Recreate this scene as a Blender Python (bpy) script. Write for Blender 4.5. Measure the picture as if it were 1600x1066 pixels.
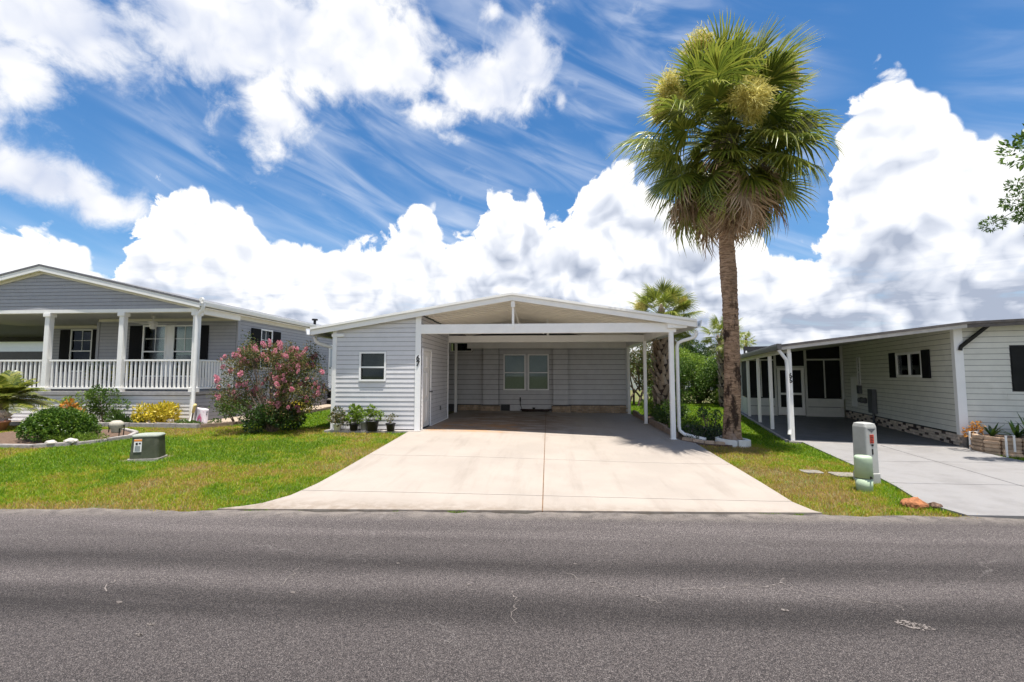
import bpy, bmesh, math, random
import numpy as np
from mathutils import Vector, Matrix
R = math.radians
rng = np.random.default_rng(7); random.seed(7)
for o in list(bpy.data.objects): bpy.data.objects.remove(o)
scene = bpy.context.scene
COL = scene.collection

# ------------------------------------------------------------------ camera
cam = bpy.data.cameras.new('camera'); camo = bpy.data.objects.new('camera', cam); COL.objects.link(camo)
cam.sensor_width = 36; cam.lens = 16.22; cam.clip_end = 3000; cam.clip_start = .05
camo.location = (0, 0, 1.66); camo.rotation_euler = (R(94.12), 0, R(4.2))
scene.camera = camo
# ------------------------------------------------------------------ light
TOSUN = Vector((.085, -.13, 1)).normalized()
SUN_EL = math.asin(TOSUN.z); SUN_AZ = math.atan2(TOSUN.x, TOSUN.y)
sd = bpy.data.lights.new('sun', 'SUN'); sd.energy = 5.0; sd.angle = R(.53); sd.color = (1, .955, .88)
so = bpy.data.objects.new('sun', sd); COL.objects.link(so); so.location = (0, 0, 30)
so.rotation_euler = TOSUN.to_track_quat('Z', 'Y').to_euler()
vs = scene.view_settings
vs.view_transform = 'Standard'; vs.look = 'None'; vs.gamma = 1; vs.exposure = .76; vs.use_curve_mapping = False

# ------------------------------------------------------------------ world: sky + clouds (all in direction space)
def build_world():
    w = bpy.data.worlds.new('World'); scene.world = w; w.use_nodes = True
    nt = w.node_tree; nt.nodes.clear(); L = nt.links.new
    def N(t, **k):
        n = nt.nodes.new(t)
        for a, b in k.items(): setattr(n, a, b)
        return n
    def put(s, v):
        if isinstance(v, (int, float)): s.default_value = v
        elif isinstance(v, tuple): s.default_value = v
        else: L(v, s)
    def M(op, a, b=0., c=0., clamp=False):
        n = N('ShaderNodeMath', operation=op); n.use_clamp = clamp
        put(n.inputs[0], a); put(n.inputs[1], b); put(n.inputs[2], c); return n.outputs[0]
    def SS(lo, hi, v):
        n = N('ShaderNodeMapRange', interpolation_type='SMOOTHSTEP'); put(n.inputs[0], v); put(n.inputs[1], lo); put(n.inputs[2], hi)
        return n.outputs[0]
    def MIX(f, a, b):
        n = N('ShaderNodeMix', data_type='RGBA'); put(n.inputs[0], f); put(n.inputs[6], a); put(n.inputs[7], b); return n.outputs[2]
    def VM(op, a, b):
        n = N('ShaderNodeVectorMath', operation=op); put(n.inputs[0], a)
        if op == 'SCALE': put(n.inputs[3], b)
        else: put(n.inputs[1], b)
        return n.outputs[0]
    def NOISE(vec, scale, detail=5., rough=.55, dist=0.):
        n = N('ShaderNodeTexNoise'); L(vec, n.inputs['Vector']); n.inputs['Scale'].default_value = scale
        n.inputs['Detail'].default_value = detail; n.inputs['Roughness'].default_value = rough; n.inputs['Distortion'].default_value = dist
        return n
    def BILLOW(vec, scale, octs=((1., .55), (2.1, .3), (4.6, .16))):
        t = None   # rounded lumps with sharp creases between them
        for f, w_ in octs:
            q = M('MULTIPLY', M('ABSOLUTE', M('SUBTRACT', NOISE(vec, scale * f, 0.).outputs['Fac'], .5)), w_ * 3.2)
            t = q if t is None else M('ADD', t, q)
        return t
    tc = N('ShaderNodeTexCoord'); dirv = tc.outputs['Generated']
    sep = N('ShaderNodeSeparateXYZ'); L(dirv, sep.inputs[0]); X, Y, Z = sep.outputs
    az = M('MULTIPLY', M('ARCTAN2', X, Y), 180 / math.pi)
    el = M('MULTIPLY', M('ARCSINE', Z), 180 / math.pi)
    # mirrored azimuth so that the same kind of sky goes on all round
    azm = M('SUBTRACT', M('PINGPONG', M('ADD', az, 94.), 180.), 94.)
    # warp
    wn = NOISE(dirv, 9., 2.); warp = VM('SUBTRACT', wn.outputs['Color'], (.5, .5, .5))
    dw = VM('ADD', dirv, VM('SCALE', warp, .07))
    puff = BILLOW(dw, 10.); puff_up = BILLOW(VM('ADD', dw, (.012, 0., .030)), 10., ((1., .55), (2.1, .3)))
    fine = NOISE(dw, 30., 5., .62).outputs['Fac']
    big = NOISE(dirv, 5.5, 4., .55).outputs['Fac']
    # cumulus bank, its top as a function of azimuth
    prof = [(-94, 12), (-86, 15), (-78, 22), (-70, 17), (-62, 14), (-56, 12.2), (-52.8, 12.6), (-50.6, 13.4), (-48.5, 12.6), (-46.7, 10.6), (-45.6, 9.3), (-44.9, 12), (-43.2, 15.8), (-41.9, 18.4), (-39.7, 19.4),
            (-36.8, 18.3), (-34.4, 17.2), (-31.8, 15.7), (-29.2, 15.), (-25.1, 15.), (-20, 16.6), (-17.8, 19.6), (-15.5, 20.6), (-13.1, 18.2), (-11.8, 16.3), (-9, 16.8), (-7.5, 21.1),
            (-4.2, 21.9), (-1.2, 22.2), (.3, 18), (2.7, 18), (4.3, 21.1), (6.3, 23.8), (8.3, 25), (11, 23.8), (14.7, 21), (18.9, 19.1), (22.9, 17.3), (25, 15.6), (26.4, 12.6),
            (28.8, 12.8), (30.6, 15.5), (32, 23), (33.8, 27), (35.9, 28), (38.7, 26.6), (40.3, 24.3), (41.8, 21.5), (43.3, 19.6), (45, 19.4), (52, 21), (60, 16), (70, 20), (78, 13), (86, 12)]
    fc = N('ShaderNodeFloatCurve'); cu = fc.mapping.curves[0]
    pts = [((a + 94) / 180, h / 40) for a, h in prof]
    cu.points[0].location = pts[0]; cu.points[1].location = pts[-1]
    for p in pts[1:-1]: cu.points.new(*p)
    for p in cu.points: p.handle_type = 'AUTO_CLAMPED'
    fc.mapping.update()
    azw = M('ADD', azm, M('MULTIPLY', M('SUBTRACT', fine, .5), 2.4))
    L(M('DIVIDE', M('ADD', azw, 94.), 180.), fc.inputs['Value'])
    H = M('MULTIPLY', fc.outputs[0], 40.)
    d = M('SUBTRACT', H, el)
    dd = M('ADD', d, M('ADD', M('MULTIPLY', M('SUBTRACT', puff, .36), 4.6), M('MULTIPLY', M('SUBTRACT', fine, .5), 3.4)))
    bank = SS(-.1, .85, dd)
    # openings low in the bank where the blue-grey distance shows
    st = N('ShaderNodeCombineXYZ'); L(M('MULTIPLY', az, .045), st.inputs[0]); L(M('MULTIPLY', el, .19), st.inputs[1])
    low = NOISE(st.outputs[0], 2.3, 5., .6, .4).outputs['Fac']
    lowgap = M('MULTIPLY', SS(.55, .70, low), SS(14., 6., el))
    # shading of the bank: lit tops, grey hollows and bases
    light = M('ADD', .62, M('MULTIPLY', M('SUBTRACT', puff, puff_up), .95))
    light = M('ADD', light, M('MULTIPLY', M('SUBTRACT', fine, .5), .30))
    light = M('ADD', light, M('MULTIPLY', M('SUBTRACT', big, .5), 1.35))
    light = M('ADD', light, M('MULTIPLY', SS(6., 0., dd), .38))
    light = M('SUBTRACT', light, M('MULTIPLY', M('MULTIPLY', SS(15., 4., el), SS(.40, .60, low)), .42))
    light = M('SUBTRACT', light, M('MULTIPLY', M('MULTIPLY', SS(14., 30., azm), SS(16., 8., el)), .22))
    ramp = N('ShaderNodeValToRGB'); L(light, ramp.inputs[0]); cr = ramp.color_ramp
    cr.elements[0].position = .05; cr.elements[0].color = (.38, .43, .54, 1)
    cr.elements[1].position = .84; cr.elements[1].color = (1, 1, 1, 1)
    e = cr.elements.new(.42); e.color = (.66, .70, .79, 1)
    # high cumulus patches
    G = None
    for (a, b, ra, rb, s) in [(-50.2, 29, 6.5, 3.4, 1), (-52.5, 24.5, 3.2, 2.6, .8), (-38.6, 33, 8.5, 4.2, 1), (-31.3, 34.5, 9, 5, 1.1), (-31.8, 27.5, 4.6, 4.4, .95), (-23.5, 36.5, 9.5, 4, 1.1), (-18, 34, 4, 3.4, .9),
                        (-7.5, 33, 7, 3, .95), (-2.6, 35.5, 3.6, 3.4, 1), (-13.5, 29.8, 5, 1.8, .7), (-51, 16.6, 5.5, 2.1, 1.0), (-46, 15.4, 3.2, 1.4, .9), (-11.4, 27.7, 2.4, 1.2, .65), (-6.7, 39.6, 1.5, 1.1, .6),
                        (60, 34, 9, 4, 1), (72, 42, 8, 5, 1), (-75, 36, 9, 5, 1), (3, 55, 14, 6, 1), (-40, 62, 16, 6, 1), (45, 60, 12, 6, 1), (2.2, 31.5, .9, 1.1, .6), (4, 33, .6, .7, .5)]:
        q = M('ADD', M('POWER', M('DIVIDE', M('SUBTRACT', azm, a), ra), 2.), M('POWER', M('DIVIDE', M('SUBTRACT', el, b), rb), 2.))
        g = M('MULTIPLY', M('EXPONENT', M('MULTIPLY', q, -.8)), s)
        G = g if G is None else M('MAXIMUM', G, g)
    fb = NOISE(dw, 8., 7., .66).outputs['Fac']
    U = M('ADD', G, M('ADD', M('MULTIPLY', M('SUBTRACT', fb, .5), 1.9), M('MULTIPLY', M('SUBTRACT', puff, .36), .35)))
    high = SS(.22, .82, U)
    hl = M('ADD', .66, M('ADD', M('MULTIPLY', M('SUBTRACT', big, .5), -1.2), M('MULTIPLY', M('SUBTRACT', puff, puff_up), .5)))
    hl = M('SUBTRACT', hl, M('MULTIPLY', SS(.9, 1.5, U), .18))
    ramp2 = N('ShaderNodeValToRGB'); L(hl, ramp2.inputs[0]); c2 = ramp2.color_ramp
    c2.elements[0].position = .30; c2.elements[0].color = (.55, .61, .76, 1); c2.elements[1].position = .88; c2.elements[1].color = (.93, .93, .94, 1)
    # cirrus streaks
    cx = N('ShaderNodeCombineXYZ')
    L(M('ADD', M('MULTIPLY', az, .030), M('MULTIPLY', el, -.010)), cx.inputs[0]); L(M('ADD', M('MULTIPLY', el, .16), M('MULTIPLY', az, .065)), cx.inputs[1])
    ci = NOISE(cx.outputs[0], 1.7, 5., .52, 1.1).outputs['Fac']
    cb = NOISE(dirv, 2.6, 2.).outputs['Fac']
    cir = M('MULTIPLY', M('MULTIPLY', SS(.36, .84, ci), SS(.30, .64, cb)), .60)
    # sky
    sky = N('ShaderNodeTexSky', sky_type='NISHITA'); sky.sun_disc = False
    sky.sun_elevation = SUN_EL; sky.sun_rotation = SUN_AZ; sky.air_density = 1.0; sky.dust_density = .25; sky.ozone_density = 2.6; sky.altitude = 10
    hs = N('ShaderNodeHueSaturation'); hs.inputs['Saturation'].default_value = 1.28; hs.inputs['Value'].default_value = .92
    L(sky.outputs[0], hs.inputs['Color'])
    S = 6.9
    def sc(col):
        n = N('ShaderNodeMix', data_type='RGBA', blend_type='MULTIPLY'); n.inputs[0].default_value = 1; L(col, n.inputs[6]); n.inputs[7].default_value = (S, S, S, 1); return n.outputs[2]
    c = MIX(cir, hs.outputs[0], (S * .84, S * .88, S * .96, 1))
    c = MIX(high, c, sc(ramp2.outputs[0]))
    bm = M('MULTIPLY', bank, M('SUBTRACT', 1., M('MULTIPLY', lowgap, .4)))
    c = MIX(bm, c, sc(ramp.outputs[0]))
    bg = N('ShaderNodeBackground'); bg.inputs[1].default_value = .1; L(c, bg.inputs[0])
    out = N('ShaderNodeOutputWorld'); L(bg.outputs[0], out.inputs[0])
    w.cycles.sampling_method = 'MANUAL'; w.cycles.sample_map_resolution = 512
build_world()

# ------------------------------------------------------------------ materials
MT = {}
def mat(name, col, rough=.6, var=.12, scale=6., bump=0., bscale=60., spec=.4, metal=0., objvar=0., dirt=None, trans=0., emit=None):
    if name in MT: return MT[name]
    m = bpy.data.materials.new(name); m.use_nodes = True; nt = m.node_tree; L = nt.links.new
    b = nt.nodes['Principled BSDF']; b.inputs['Roughness'].default_value = rough; b.inputs['Metallic'].default_value = metal
    b.inputs['Specular IOR Level'].default_value = spec
    tc = nt.nodes.new('ShaderNodeTexCoord')
    n = nt.nodes.new('ShaderNodeTexNoise'); n.inputs['Scale'].default_value = scale; n.inputs['Detail'].default_value = 6; n.inputs['Roughness'].default_value = .6
    geo = nt.nodes.new('ShaderNodeNewGeometry'); L(geo.outputs['Position'], n.inputs['Vector'])
    r = nt.nodes.new('ShaderNodeValToRGB'); L(n.outputs['Fac'], r.inputs[0])
    r.color_ramp.elements[0].position = .3; r.color_ramp.elements[1].position = .7
    r.color_ramp.elements[0].color = (*[c * (1 - var) for c in col], 1); r.color_ramp.elements[1].color = (*[min(1, c * (1 + var)) for c in col], 1)
    src = r.outputs[0]
    if dirt:   # streaky dirt with a colour and strength
        dn = nt.nodes.new('ShaderNodeTexNoise'); dn.inputs['Scale'].default_value = 2.2; dn.inputs['Detail'].default_value = 8; dn.inputs['Roughness'].default_value = .7
        L(geo.outputs['Position'], dn.inputs['Vector'])
        mr = nt.nodes.new('ShaderNodeMapRange'); mr.inputs[1].default_value = .5; mr.inputs[2].default_value = .78; mr.inputs[4].default_value = dirt[1]; L(dn.outputs['Fac'], mr.inputs[0])
        mx = nt.nodes.new('ShaderNodeMix'); mx.data_type = 'RGBA'; L(mr.outputs[0], mx.inputs[0]); L(src, mx.inputs[6]); mx.inputs[7].default_value = (*dirt[0], 1); src = mx.outputs[2]
    if objvar:
        oi = nt.nodes.new('ShaderNodeObjectInfo'); hv = nt.nodes.new('ShaderNodeHueSaturation')
        mr = nt.nodes.new('ShaderNodeMapRange'); mr.inputs[3].default_value = 1 - objvar; mr.inputs[4].default_value = 1 + objvar
        L(oi.outputs['Random'], mr.inputs[0]); L(mr.outputs[0], hv.inputs['Value']); L(src, hv.inputs['Color']); src = hv.outputs[0]
    L(src, b.inputs['Base Color'])
    if bump:
        bn = nt.nodes.new('ShaderNodeTexNoise'); bn.inputs['Scale'].default_value = bscale; bn.inputs['Detail'].default_value = 4; L(geo.outputs['Position'], bn.inputs['Vector'])
        bp = nt.nodes.new('ShaderNodeBump'); bp.inputs['Strength'].default_value = bump; bp.inputs['Distance'].default_value = .01; L(bn.outputs['Fac'], bp.inputs['Height']); L(bp.outputs[0], b.inputs['Normal'])
    MT[name] = m; return m
def leafmat(name, cols, rough=.5, trans=.35, spec=.35):
    """colour from the per-leaf attribute rnd through a ramp, partly translucent"""
    m = bpy.data.materials.new(name); m.use_nodes = True; nt = m.node_tree; L = nt.links.new
    b = nt.nodes['Principled BSDF']; b.inputs['Roughness'].default_value = rough; b.inputs['Specular IOR Level'].default_value = spec
    a = nt.nodes.new('ShaderNodeAttribute'); a.attribute_name = 'rnd'
    r = nt.nodes.new('ShaderNodeValToRGB'); L(a.outputs['Fac'], r.inputs[0]); el = r.color_ramp.elements
    el[0].position = 0; el[1].position = 1; el[0].color = (*cols[0], 1); el[1].color = (*cols[-1], 1)
    for i, c in enumerate(cols[1:-1]): e = el.new((i + 1) / (len(cols) - 1)); e.color = (*c, 1)
    L(r.outputs[0], b.inputs['Base Color'])
    if trans:
        t = nt.nodes.new('ShaderNodeBsdfTranslucent'); L(r.outputs[0], t.inputs[0]); mx = nt.nodes.new('ShaderNodeMixShader'); mx.inputs[0].default_value = trans
        L(b.outputs[0], mx.inputs[1]); L(t.outputs[0], mx.inputs[2]); L(mx.outputs[0], nt.nodes['Material Output'].inputs[0])
    MT[name] = m; return m
def glassmat(name, tint=(.80, .84, .82), alpha=.35):
    m = bpy.data.materials.new(name); m.use_nodes = True; nt = m.node_tree; L = nt.links.new
    nt.nodes.remove(nt.nodes['Principled BSDF'])
    tr = nt.nodes.new('ShaderNodeBsdfTransparent'); tr.inputs[0].default_value = (*tint, 1)
    gl = nt.nodes.new('ShaderNodeBsdfGlossy'); gl.inputs['Roughness'].default_value = .03; gl.inputs[0].default_value = (.55, .6, .62, 1)
    fr = nt.nodes.new('ShaderNodeFresnel'); fr.inputs[0].default_value = 1.5
    ad = nt.nodes.new('ShaderNodeMath'); ad.operation = 'ADD'; ad.use_clamp = True; L(fr.outputs[0], ad.inputs[0]); ad.inputs[1].default_value = .0
    mx = nt.nodes.new('ShaderNodeMixShader'); L(ad.outputs[0], mx.inputs[0]); L(tr.outputs[0], mx.inputs[1]); L(gl.outputs[0], mx.inputs[2]); L(mx.outputs[0], nt.nodes['Material Output'].inputs[0])
    MT[name] = m; return m
WHITE = mat('white_paint', (.86, .845, .81), .45, .04, 3., dirt=((.5, .46, .4), .18))
TRIM = mat('white_vinyl_trim', (.85, .845, .83), .4, .03, 4.)
SID = mat('grey_vinyl_siding', (.64, .63, .64), .5, .04, 5., objvar=.03, dirt=((.42, .41, .42), .2))
SIDP = mat('pale_grey_siding', (.57, .565, .57), .55, .05, 5., objvar=.04, dirt=((.34, .33, .32), .3))
SIDL = mat('blue_grey_siding', (.33, .33, .35), .5, .05, 5., objvar=.035)
SIDSK = mat('sunlit_skirting_siding', (.70, .69, .71), .5, .05, 5., objvar=.03)  # pale copy of the skirting siding, sunlight on the front painted into its colour
SIDR = mat('cream_white_siding', (.68, .67, .60), .5, .06, 4., objvar=.03, dirt=((.42, .42, .36), .3))
BACKW = mat('gap_shade_backing', (.07, .07, .075), .8, .05)  # near-black so the gaps between boards read as shade lines, shade painted in
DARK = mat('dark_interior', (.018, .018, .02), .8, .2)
BLACKP = mat('black_shutter', (.010, .010, .012), .75, .2, 20., spec=.15)
SCREEN = mat('dark_insect_screen', (.016, .017, .017), .75, .25, 3., spec=.2)
BLIND = mat('window_blind', (.44, .48, .43), .7, .06, 9.)
BLINDD = mat('dim_blind', (.06, .065, .065), .7, .08, 9.)
GLASS = glassmat('window_glass')
GREYFAS = mat('weathered_brown_fascia', (.12, .105, .10), .5, .25, 8., dirt=((.03, .03, .03), .7))
FASL = mat('pale_fascia', (.52, .49, .46), .5, .1, 6., dirt=((.2, .18, .16), .4))
ROOFG = mat('grey_shingle_roof', (.16, .16, .17), .9, .25, 14., .4, 80.)
ROOFW = mat('white_metal_roof', (.70, .71, .72), .35, .04, 3.)
PAN = mat('carport_ceiling_pan', (.87, .83, .75), .42, .05, 2., spec=.5, objvar=.03)
STONE = mat('tan_ledge_stone', (.42, .31, .21), .85, .28, 9., .5, 40., objvar=.22)
BRICKC = mat('cream_brick', (.62, .51, .41), .85, .2, 12., .4, 60., objvar=.16)
BRICKD = mat('dark_brick', (.09, .065, .055), .85, .25, 12., .4, 60., objvar=.3)
MORTAR = mat('mortar', (.34, .30, .26), .9, .15, 20., .4, 60.)
BLOCK = mat('planter_block', (.45, .33, .23), .9, .25, 10., .7, 30., objvar=.2)
CONC_EDGE = mat('concrete_edging', (.34, .31, .29), .85, .2, 10., .5, 50.)
TIMBER = mat('weathered_timber', (.26, .19, .14), .85, .3, 10., .5, 30., objvar=.15)
MULCH = mat('brown_mulch', (.12, .075, .05), .95, .5, 30., 1., 25.)
POTB = mat('black_plastic_pot', (.02, .02, .022), .45, .2)
POTG = mat('grey_pot', (.25, .27, .28), .6, .1)
POTW = mat('white_pot', (.72, .70, .68), .6, .08)
TERRA = mat('terracotta', (.48, .22, .14), .8, .15)
XGREEN = mat('faded_dark_green_enamel', (.065, .072, .045), .5, .3, 4., dirt=((.22, .21, .16), .6))
PEDG = mat('grey_fibreglass', (.40, .40, .37), .5, .08, 5., dirt=((.26, .25, .22), .3))
PEDGR = mat('pale_green_plastic', (.42, .52, .36), .5, .1, 5., dirt=((.22, .26, .18), .4))
RED = mat('red_label', (.55, .06, .03), .5, .1)
BLK = mat('black_paint', (.012, .012, .012), .4, .1)
ORANGE = mat('orange_label', (.75, .27, .06), .5, .05)
PAPER = mat('white_label', (.78, .77, .74), .5, .03)
METERG = mat('grey_metal_box', (.12, .125, .13), .45, .15, metal=.3)
ORN = mat('cream_ornament', (.42, .38, .31), .7, .15, 15., .3, 60.)
ROCK = mat('white_rock', (.48, .44, .39), .85, .2, 12., .6, 25.)
DIRT = mat('orange_dirt', (.30, .12, .05), .95, .4, 25., 1., 40.)
BARK = mat('grey_brown_bark', (.17, .12, .09), .9, .35, 14., .8, 40.)
PINKF = leafmat('pink_blossom', [(.55, .15, .24), (.74, .32, .40), (.84, .55, .58)], .6, .35)
YELF = leafmat('palm_blossom', [(.40, .33, .07), (.66, .58, .16), (.80, .74, .34)], .7, .45)
PALMG = leafmat('palm_green', [(.055, .085, .014), (.145, .185, .024), (.30, .31, .05), (.55, .42, .13)], .34, .38, .6)
PALMD = leafmat('palm_dead', [(.17, .11, .065), (.40, .28, .18), (.60, .46, .33)], .8, .15, .15)
LG_DK = leafmat('leaf_dark', [(.018, .045, .010), (.040, .085, .014), (.085, .14, .022)], .38, .25, .5)
LG_MID = leafmat('leaf_mid', [(.035, .075, .014), (.075, .14, .02), (.16, .24, .035)], .45, .35)
LG_BR = leafmat('leaf_bright', [(.09, .15, .02), (.19, .29, .03), (.33, .40, .06)], .45, .4)
LG_YEL = leafmat('leaf_croton', [(.10, .13, .02), (.45, .38, .03), (.70, .55, .05), (.75, .62, .12)], .4, .35)
LG_BRZ = leafmat('leaf_bronze', [(.035, .06, .015), (.075, .11, .025), (.17, .13, .05), (.22, .16, .05)], .45, .35)
LG_PUR = leafmat('leaf_purple', [(.03, .06, .02), (.06, .09, .03), (.16, .08, .17)], .5, .3)

# ------------------------------------------------------------------ mesh helpers
OFF = {}
def root(o):
    while o.parent: o = o.parent
    return o
class MB:
    def __init__(s): s.v = []; s.f = []
    def add(s, vs, fs):
        n = len(s.v); s.v += [tuple(v) for v in vs]; s.f += [tuple(i + n for i in f) for f in fs]; return s
    def box(s, x0, x1, y0, y1, z0, z1):
        return s.add([(x0, y0, z0), (x1, y0, z0), (x1, y1, z0), (x0, y1, z0), (x0, y0, z1), (x1, y0, z1), (x1, y1, z1), (x0, y1, z1)],
                     [(3, 2, 1, 0), (4, 5, 6, 7), (0, 1, 5, 4), (1, 2, 6, 5), (2, 3, 7, 6), (3, 0, 4, 7)])
    def hexa(s, a, b):   # two quads
        return s.add(list(a) + list(b), [(3, 2, 1, 0), (4, 5, 6, 7), (0, 1, 5, 4), (1, 2, 6, 5), (2, 3, 7, 6), (3, 0, 4, 7)])
    def prism(s, a, b):  # two n-gons
        n = len(a)
        return s.add(list(a) + list(b), [tuple(range(n))[::-1], tuple(range(n, 2 * n))] + [(i, (i + 1) % n, n + (i + 1) % n, n + i) for i in range(n)])
    def tube(s, pts, rad, n=8, cap=True):
        pts = [Vector(p) for p in pts]; m = len(pts)
        if not hasattr(rad, '__len__'): rad = [rad] * m
        rings = []; ref = None
        for i, p in enumerate(pts):
            t = (pts[min(i + 1, m - 1)] - pts[max(i - 1, 0)]).normalized()
            if ref is None: ref = Vector((1, 0, 0)) if abs(t.x) < .8 else Vector((0, 1, 0))
            a = (ref - t * ref.dot(t)).normalized(); b = t.cross(a); ref = a
            rings.append([p + (a * math.cos(6.28318 * k / n) + b * math.sin(6.28318 * k / n)) * rad[i] for k in range(n)])
        vs = [v for r in rings for v in r]; fs = [(i * n + k, i * n + (k + 1) % n, (i + 1) * n + (k + 1) % n, (i + 1) * n + k) for i in range(m - 1) for k in range(n)]
        if cap: fs += [tuple(range(n))[::-1], tuple(range((m - 1) * n, m * n))]
        return s.add(vs, fs)
    def lathe(s, prof, c=(0, 0, 0), n=20, sx=1., sy=1.):
        vs = [(c[0] + r * math.cos(6.28318 * k / n) * sx, c[1] + r * math.sin(6.28318 * k / n) * sy, c[2] + z) for r, z in prof for k in range(n)]
        m = len(prof)
        return s.add(vs, [(i * n + k, i * n + (k + 1) % n, (i + 1) * n + (k + 1) % n, (i + 1) * n + k) for i in range(m - 1) for k in range(n)] + [tuple(range(n))[::-1], tuple(range((m - 1) * n, m * n))])
    def build(s, name, m, parent=None, smooth=False, bevel=0):
        me = bpy.data.meshes.new(name); off = OFF.get(root(parent).name, Vector()) if parent else Vector()
        me.from_pydata([tuple(Vector(v) - off) for v in s.v], [], s.f); me.materials.append(m)
        if smooth: me.polygons.foreach_set('use_smooth', [True] * len(me.polygons))
        me.update(); o = bpy.data.objects.new(name, me); COL.objects.link(o)
        if parent: o.parent = parent
        if bevel:
            bm = bmesh.new(); bm.from_mesh(me); bmesh.ops.bevel(bm, geom=bm.edges[:], offset=bevel, segments=2, affect='EDGES', clamp_overlap=True); bm.to_mesh(me); bm.free()
        return o
def fast(name, V, F, m, parent=None, rnd=None, off=None, smooth=False):
    V = np.asarray(V, np.float32); F = np.asarray(F, np.int32)
    if off is None and parent: off = OFF.get(root(parent).name, None)
    if off is not None: V = V - np.array(off, np.float32)
    me = bpy.data.meshes.new(name); k = F.shape[1]
    me.vertices.add(len(V)); me.vertices.foreach_set('co', V.ravel()); me.loops.add(F.size); me.loops.foreach_set('vertex_index', F.ravel())
    me.polygons.add(len(F)); me.polygons.foreach_set('loop_start', np.arange(0, F.size, k, dtype=np.int32)); me.polygons.foreach_set('loop_total', np.full(len(F), k, np.int32))
    if smooth: me.polygons.foreach_set('use_smooth', np.ones(len(F), bool))
    if rnd is not None:
        a = me.attributes.new('rnd', 'FLOAT', 'POINT'); a.data.foreach_set('value', np.asarray(rnd, np.float32))
    me.materials.append(m); me.update(calc_edges=True)
    o = bpy.data.objects.new(name, me); COL.objects.link(o)
    if parent: o.parent = parent
    return o
def tag(o, label, cat, group=None):
    o['label'] = label; o['category'] = cat
    if group: o['group'] = group
    return o
def thing(name, label, cat, loc, group=None, rotz=0, world=True):
    o = bpy.data.objects.new(name, None); o.empty_display_size = .2; COL.objects.link(o); o.location = loc; o.rotation_euler = (0, 0, rotz)
    if world: OFF[o.name] = Vector(loc)
    return tag(o, label, cat, group)
def struct(o): o['kind'] = 'structure'; return o
def linkcopy(src, parent, loc=(0, 0, 0), rot=(0, 0, 0), sc=(1, 1, 1), name=None):
    o = src.copy(); COL.objects.link(o); o.parent = parent; o.location = loc; o.rotation_euler = rot; o.scale = sc; return o
def newpart(name, me, parent, loc, rot=(0, 0, 0), sc=(1, 1, 1)):
    o = bpy.data.objects.new(name, me); COL.objects.link(o); o.parent = parent; o.location = Vector(loc) - OFF.get(root(parent).name, Vector()); o.rotation_euler = rot; o.scale = sc; return o

class W:
    """a wall plane: origin, horizontal direction u, outward normal n"""
    def __init__(s, o, u): s.o = Vector((o[0], o[1], 0)); s.u = Vector((u[0], u[1], 0)).normalized(); s.n = Vector((s.u.y, -s.u.x, 0))
    def p(s, a, z, out=0): q = s.o + s.u * a + s.n * out; return (q.x, q.y, z)
    def box(s, mb, a0, a1, z0, z1, o0, o1):
        return mb.hexa([s.p(a0, z0, o1), s.p(a1, z0, o1), s.p(a1, z0, o0), s.p(a0, z0, o0)], [s.p(a0, z1, o1), s.p(a1, z1, o1), s.p(a1, z1, o0), s.p(a0, z1, o0)])
def clip(poly, f):
    out = []
    for i, p in enumerate(poly):
        q = poly[(i + 1) % len(poly)]; a, b = f(p), f(q)
        if a >= 0: out.append(p)
        if (a >= 0) != (b >= 0): t = a / (a - b); out.append((p[0] + (q[0] - p[0]) * t, p[1] + (q[1] - p[1]) * t))
    return out
def siding(w, wall, a0, a1, z0, z1, course, m, holes=(), tops=(), thick=.010):
    """lap boards one by one, cut round the openings and under sloping tops; tops: functions of (a, z) that are >= 0 inside"""
    z = z0
    while z < z1 - .01:
        zt = min(z + course, z1)
        gp = course * .07; rects = [(a0, a1, z + gp, zt)]
        for (h0, h1, hz0, hz1) in holes:
            nr_ = []
            for (c0, c1, q0, q1) in rects:
                if h1 <= c0 or h0 >= c1 or hz1 <= q0 or hz0 >= q1: nr_.append((c0, c1, q0, q1)); continue
                if h0 > c0: nr_.append((c0, h0, q0, q1))
                if h1 < c1: nr_.append((h1, c1, q0, q1))
                if hz0 > q0: nr_.append((max(c0, h0), min(c1, h1), q0, hz0))
                if hz1 < q1: nr_.append((max(c0, h0), min(c1, h1), hz1, q1))
            rects = [r for r in nr_ if r[1] - r[0] > .01 and r[3] - r[2] > .004]
        if a1 - a0 > 3.7:
            nr_ = []
            for (c0, c1, q0, q1) in rects:
                cut = a0 + (random.random() * 3.66) % 3.66
                while c1 - c0 > .3 and cut < c1 - .1:
                    if cut > c0 + .1: nr_.append((c0, cut - .0015, q0, q1)); c0 = cut + .0015
                    cut += 3.66
                nr_.append((c0, c1, q0, q1))
            rects = nr_
        for c0, c1, q0, q1 in rects:
            poly = [(c0, q0), (c1, q0), (c1, q1), (c0, q1)]
            for t in tops:
                poly = clip(poly, t)
                if len(poly) < 3: break
            if len(poly) < 3: continue
            mb = MB()
            mb.prism([w.p(a, q, .002) for a, q in poly], [w.p(a, q, .004 + thick * (1 - (q - z) / course)) for a, q in poly])
            mb.f = [f[::-1] for f in mb.f]
            mb.build('siding_board', m, wall)
        z = zt
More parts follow.
